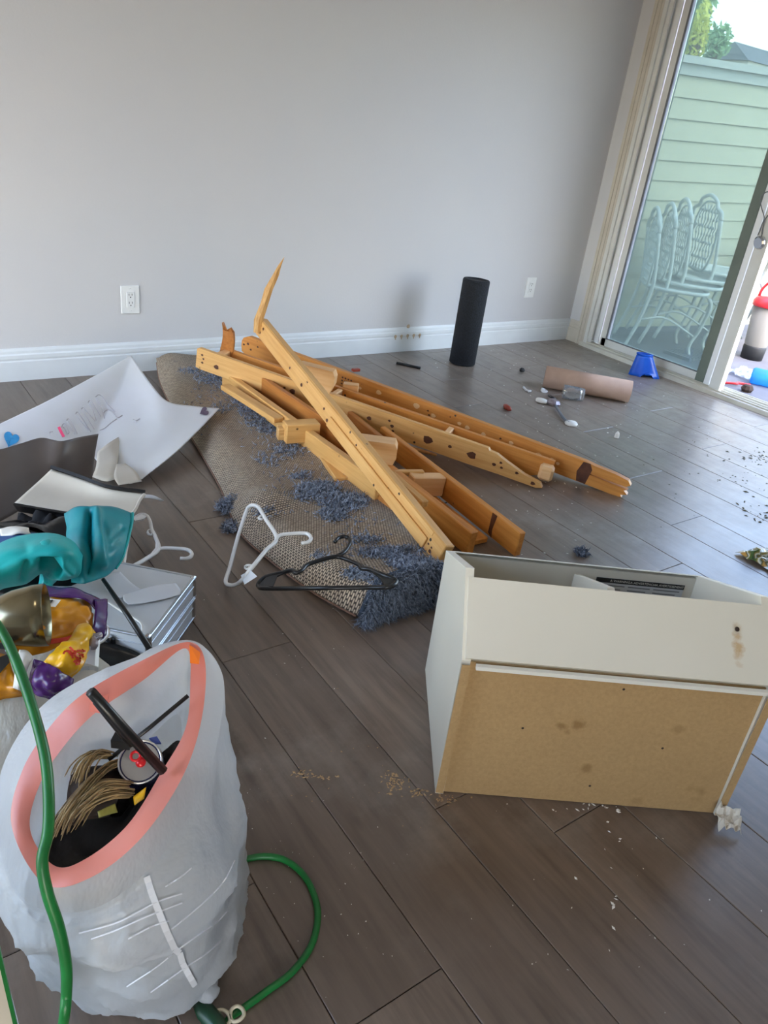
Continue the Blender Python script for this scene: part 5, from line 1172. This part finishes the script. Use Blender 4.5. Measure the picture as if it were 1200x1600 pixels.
rings = [inner*np.array([1, 1, 0])+ZV*np.maximum(inner[:, 2:]-.10, .30)+ (inner.mean(0)-inner)*np.array([.08, .08, 0]), inner-ZV*.02, inner, ]
def lerp(a, b, t): return a*(1-t)+b*t
body = [hem, ring(-.282, .675, .142, .160, .27), ring(-.280, .700, .142, .158, .20), ring(-.272, .700, .140, .152, .12), ring(-.264, .720, .132, .146, .05), ring(-.262, .728, .118, .135, .012), ring(-.262, .735, .05, .05, .006)]
bodyA = np.array([catmull(np.array([b[j] for b in body]), 84) for j in range(NB_)]).transpose(1, 0, 2)
NBd = gnormals(bodyA); cen = bodyA.mean(1, keepdims=True); NBd *= np.sign(np.sum(NBd[30]*(bodyA-cen)[30]))
for i in range(3, 81):
    for j in range(NB_):
        p = bodyA[i, j]; a = th_[j]
        fold = math.sin(a*7+p[2]*55+2.5*mn.noise(Vector(p*6)))
        w_ = (.0075*mn.noise(Vector(p*11))+.0022*mn.noise(Vector((a*5, p[2]*40+a*9, 1)))+.0022*fold*min(1, i/8))*max(.25, min(1, (84-i)/30))
        rd = 1-abs(mn.noise(Vector((a*1.1+3, (p[2]*20-a*2.6)*.9, 4)))); rd2 = 1-abs(mn.noise(Vector((a*1.5+9, (p[2]*9-a*2.2)*1.2, 8))))
        w_ += (.006*rd**9+.0045*rd2**7)*min(1, i/14)*max(0, min(1, (78-i)/24))
        bodyA[i, j] = p+NBd[i, j]*w_
fillA = bodyA[22:80:4]; fillA = fillA.mean(1, keepdims=True)+(fillA-fillA.mean(1, keepdims=True))*np.array([.86, .86, 1.0])
bg_ = thing('drawstring_bag', rf(-.265, .73, 0), 'full white plastic trash bag with coral drawstring, standing open in the foreground', 'bag')
obj('bag_body', MB().grid(bodyA, closed=True), M_bag, bg_)
hemA = np.array([ribb, lerp(ribb, hem, .5)+ZV*.006, hem]); hemA[1] += np.array([[0, 0, .003*math.sin(9*a)] for a in th_])
obj('hem', MB().grid(hemA, closed=True), M_bag, bg_)
rA_ = np.array([inner, lerp(inner, ribb, .5)+ZV*.004, ribb]); rA_[1] += np.array([[0, 0, .003*math.sin(6*a+1)] for a in th_])
obj('drawstring_band', MB().grid(rA_, closed=True), M_ribbon, bg_)
inA = np.array([rings[0]+(inner.mean(0)-inner)*np.array([.05, .05, 0]), lerp(rings[0], inner, .4), lerp(rings[0], inner, .75), inner]); obj('inner_wall', MB().grid(inA, closed=True), M_bag, bg_)
# pull tab of the drawstring, orange at the peak
tb_ = [fl(296, 1010, .512), fl(313, 1022, .505), fl(311, 1038, .498), fl(297, 1036, .498)]; obj('pull_tab', MB().prism(tb_, (0, 0, .003)), mat('orange tab', S(240, 120, 30), rough=.35), bg_)
tb_ = [fl(143, 1096, .492), fl(170, 1088, .494), fl(165, 1116, .482), fl(140, 1112, .482)]; obj('pull_tab', MB().prism(tb_, (0, 0, .003)), M_ribbon, bg_)
sm_ = [fl(232, 1362, .345), fl(240, 1395, .30), fl(252, 1432, .23), fl(275, 1480, .15), fl(303, 1535, .05)]
# side seam pleat follows the film surface
sv = []
PB = np.array([[proj(bodyA[i, j]) for j in range(NB_)] for i in range(84)]); vis = np.sum(NBd*(CAM-bodyA), axis=2) > 0
def onbag(x, y, lift=.003):
    d = (PB[:, :, 0]-x)**2+(PB[:, :, 1]-y)**2+np.where(vis, 0, 1e6); i, j = np.unravel_index(d.argmin(), d.shape); dd = ray(x, y); t = ((bodyA[i, j]-CAM)@NBd[i, j])/(dd@NBd[i, j]); q_ = CAM+t*dd; q_ = q_ if np.linalg.norm(q_-bodyA[i, j]) < .02 else bodyA[i, j]; return q_+NBd[i, j]*lift
se = MB(); stroke(se, [(228, 1368), (240, 1405), (262, 1460), (285, 1505), (303, 1538)], .0036, onbag, 16); obj('side_seam', se, M_paper, bg_)
pq = lambda pts: [(180+x/5.455, 1320+y/5.455) for x, y in pts]; pl = MB()
for pts in ([(-300, 740), (0, 660), (200, 560), (350, 480), (560, 410)], [(-200, 790), (0, 720), (250, 610), (400, 550), (560, 490)], [(110, 790), (300, 690), (450, 640)], [(470, 710), (620, 590), (800, 430), (920, 290), (1000, 130)],
            [(100, 1190), (350, 1020), (520, 880), (700, 750), (850, 650), (940, 560)], [(300, 1240), (520, 1080), (620, 1010), (760, 920), (900, 800)], [(420, 350), (560, 260), (640, 190)]): stroke(pl, pq(pts), .0007, onbag, 14)
o = obj('film_pleats', pl, M_paper, bg_); o['kind'] = 'stuff'
kn = fl(322, 1546, .026); A_ = np.array([[kn+.019*np.array([math.cos(a)*math.sin(b)*(1+.5*mn.noise(Vector((math.cos(a)*1.6, math.sin(a)*1.6, b)))), math.sin(a)*math.sin(b)*(1+.5*mn.noise(Vector((math.cos(a)*1.6+4, math.sin(a)*1.6, b)))), .8*math.cos(b)]) for a in np.linspace(0, 2*math.pi, 24, endpoint=False)] for b in np.linspace(.05, math.pi-.05, 10)])
obj('gathered_corner', MB().grid(A_, closed=True), M_bag, bg_)
# what is in the bag
cz_ = inner.mean(0)
A_ = []
for i in range(14):
    k = i/13; A_.append([np.array([*(cz_[:2]+(p[:2]-cz_[:2])*k*.93), .335+.03*mn.noise(Vector((p[0]*9*k, p[1]*9*k, 2)))+.02*(1-k)]) for p in inner])
fm_ = MB().grid(np.array(A_), closed=True).grid(fillA, closed=True, m=1)
tag(obj('dark_rags', fm_, [M_dark, mat('grey bagged trash', S(96, 100, 104), S(60, 62, 66), .8, sc=9, bmp=.4)]), 'dark brown rags filling the open drawstring bag', 'rags', kind='stuff')
A_ = wob(patch([[(110, 1210, .40), (150, 1195, .41), (190, 1200, .40)], [(90, 1250, .39), (135, 1240, .41), (185, 1240, .39)], [(75, 1290, .37), (120, 1290, .38), (170, 1275, .37)]], 14, 16), .02, 22, 2)
tag(obj('brown_cloth', MB().grid(A_[:, ::-1], .003), M_brown), 'crumpled brown cloth inside the open bag beside the hair', 'cloth')
hm = MB(); rnd = random.Random(4)
def hairlock(pts, n, spread, m=None):
    for k in range(n):
        o_ = np.array([rnd.gauss(0, spread), rnd.gauss(0, spread), rnd.gauss(0, spread*.6)]); P = path(pts, 12); P = P+o_*np.linspace(.5, 1.2, 12)[:, None]
        hm.tube(P, [.0009]*11+[.0004], 4, cap=False)
hairlock([(190, 1190, .415), (165, 1200, .42), (135, 1230, .42), (105, 1270, .40), (92, 1300, .38)], 40, .005)
hairlock([(200, 1225, .41), (165, 1225, .42), (135, 1245, .415), (112, 1265, .40)], 34, .005)
hairlock([(175, 1180, .42), (150, 1178, .43), (132, 1195, .43), (125, 1215, .42)], 30, .005)
hairlock([(205, 1240, .40), (175, 1240, .41), (140, 1255, .405), (118, 1285, .385)], 24, .004)
tag(obj('hair_tangle', hm, M_hair), 'tangle of straw-coloured hair in the open bag', 'hair', kind='stuff')
# can with red tab
ca = fl(219, 1190, .420); cax = unit(unit(CAM-ca)*.92+ZV*.25-RV*.06)
cn_ = thing('drink_can', ca-ZV*.06, 'dark blue drink can with silver lid and red tab in the open bag', 'can')
obj('can_body', MB().lathe([(.022, -.105), (.0275, -.095), (.0275, -.012), (.0262, -.002), (.0262, 0), (.0245, 0), (0, -.012)], ca, cax, 32), M_canside, cn_)
obj('lid', MB().lathe([(.0265, -.001), (.0262, .0015), (.0245, .0015), (.0235, -.003), (.0, -.003)], ca, cax, 32), M_cantop, cn_)
tx = unit(RV*.75-FV*.2-np.cross(cax, RV)*.4); tx = unit(tx-cax*(tx@cax)); ty_ = np.cross(cax, tx)
def CT(a, b, h=.0005): return ca+tx*a+ty_*b+cax*h
tb_ = MB(); tb_.tube([CT(-.009+.0055*math.cos(a), .0055*math.sin(a), -.0005) for a in np.linspace(0, 2*math.pi, 16, endpoint=False)], .0018, 6, closed=True)
tb_.lathe([(.0062, 0), (.0062, .002), (0, .0022)], CT(.001, 0, -.0018), cax, 14); obj('pull_tab', tb_, M_redtab, cn_)
obj('opening', MB().lathe([(.0075, 0), (.0072, .0005)], CT(.0135, .002, -.0032), cax, 14), M_slot, cn_)
h1_ = thing('black_hanger', fl(190, 1140, .40), 'black plastic hanger jutting out of the open bag', 'hanger')
obj('bar', MB().tube([fl(142, 1081, .56), fl(190, 1135, .50), fl(255, 1205, .435)], [.006, .0065, .006], 8), M_black, h1_)
obj('bar', MB().tube([fl(150, 1096, .545), fl(185, 1140, .495), fl(206, 1164, .47)], .004, 8), M_black, h1_)
obj('clip', MB().box(fl(191, 1158, .46), (.022, .014, .012), [RV, FV, ZV]), M_black, h1_)
tag(obj('black_wire', MB().tube([fl(294, 1087, .478), fl(235, 1136, .45), fl(170, 1187, .42)], .0028, 6), M_black), 'thin black wire crossing under the hanger in the open bag', 'wire')
tag(obj('yellow_scrap', MB().grid(patch([[(208, 1245, .40), (228, 1230, .41)], [(210, 1258, .395), (225, 1248, .40)]], 4, 6)[:, ::-1], .002), M_yellow), 'yellow scrap beside the can in the open bag', 'scrap')
tag(obj('olive_wrapper', MB().grid(wob(patch([[(152, 1268, .40), (180, 1255, .40)], [(155, 1278, .395), (184, 1268, .395)]], 6, 8), .006, 50, 1)[:, ::-1], .002), mat('olive film', S(140, 134, 60), S(90, 92, 40), .35, sc=30)), 'small olive wrapper on the dark rags in the open bag', 'wrapper')
tag(obj('blue_label', MB().prism([fl(233, 1155, .42), fl(245, 1152, .42), fl(252, 1163, .415), fl(240, 1163, .415)], (0, 0, .002)), mat('blue stripe film', S(90, 110, 190), rough=.4)), 'small striped blue label behind the can in the open bag', 'label')
tag(obj('yellow_tub', MB().lathe([(0, .0), (.05, .0), (.055, .05), (.055, .06), (0, .06)], rf(-.335, .655, .19), n=20), M_yellow), 'yellow container showing through the film at the left of the open bag', 'tub')

# ------------------------------------------------------------------ green cord, ties, near board
gc = thing('green_cord', fl(430, 1340, 0), 'green cord hanging down the left and looping on the floor beside the bag', 'cord')
pts = [dist(-30, 945, 1.02), dist(2, 985, .98), dist(28, 1040, .94), dist(52, 1110, .91), dist(70, 1180, .89), dist(76, 1240, .875), dist(75, 1300, .87), dist(66, 1345, .87), dist(74, 1395, .88), dist(92, 1450, .90), dist(103, 1505, .93), dist(104, 1550, .96), dist(98, 1605, 1.0), fl(80, 1690, .02)]
obj('hanging_run', MB().tube(catmull(pts, 90), .0056, 8), M_green, gc)
obj('floor_loop', MB().tube(path([(352, 1356, .006), (364, 1350, .006), (376, 1345, .006), (410, 1338, .006), (445, 1344, .006), (475, 1368, .006), (493, 1405, .006), (496, 1440, .006), (485, 1480, .006), (455, 1520, .006), (415, 1550, .006), (385, 1572, .006), (360, 1590, .006), (340, 1620, .006)], 90), .0056, 8), M_green, gc)
obj('plug', MB().tube([fl(310, 1562, .012), fl(320, 1580, .013), fl(338, 1600, .013), fl(350, 1622, .013)], [.010, .013, .013, .011], 12), M_greendk, gc)
for k, pts in enumerate(([(335, 1600), (331, 1588), (338, 1580), (348, 1578), (357, 1584), (359, 1595), (352, 1604), (340, 1606)], [(360, 1588), (362, 1577), (371, 1572), (379, 1577), (381, 1586), (374, 1594), (364, 1596)])):
    tag(obj('cord_tie', MB().tube(path([(x, y, .016) for x, y in pts], 24, True), .0028, 6, closed=True), M_tie), ('ivory loop tie around the green plug end', 'ivory loop tie around the green cord end beside the plug one')[k], 'tie')
be = np.array([.027, .45, 0]); bd = unit([.0, 0, 1]); nb = thing('cream_board', be-RV*.1, 'cream board edge standing at the lower left corner in front of the bag', 'board')
lx = np.array([-.97, .05, 0]); lx = unit(lx); ly = np.array([-lx[1], lx[0], 0])
lean = np.array([-.02, .0, 0])
def BP(a, z, t=0): return be+lx*a+ZV*z+lean*z+ly*t
obj('panel', MB().prism([BP(0, 0), BP(.22, 0), BP(.22, .74), BP(0, .74)], -ly*.018), mat('cream laminate', S(190, 182, 164), S(206, 200, 186), .5, sc=3), nb)
obj('edge_strip', MB().prism([BP(-.002, 0, .001), BP(.001, 0, .001), BP(.001, .74, .001), BP(-.002, .74, .001)], -ly*.02), M_green, nb)
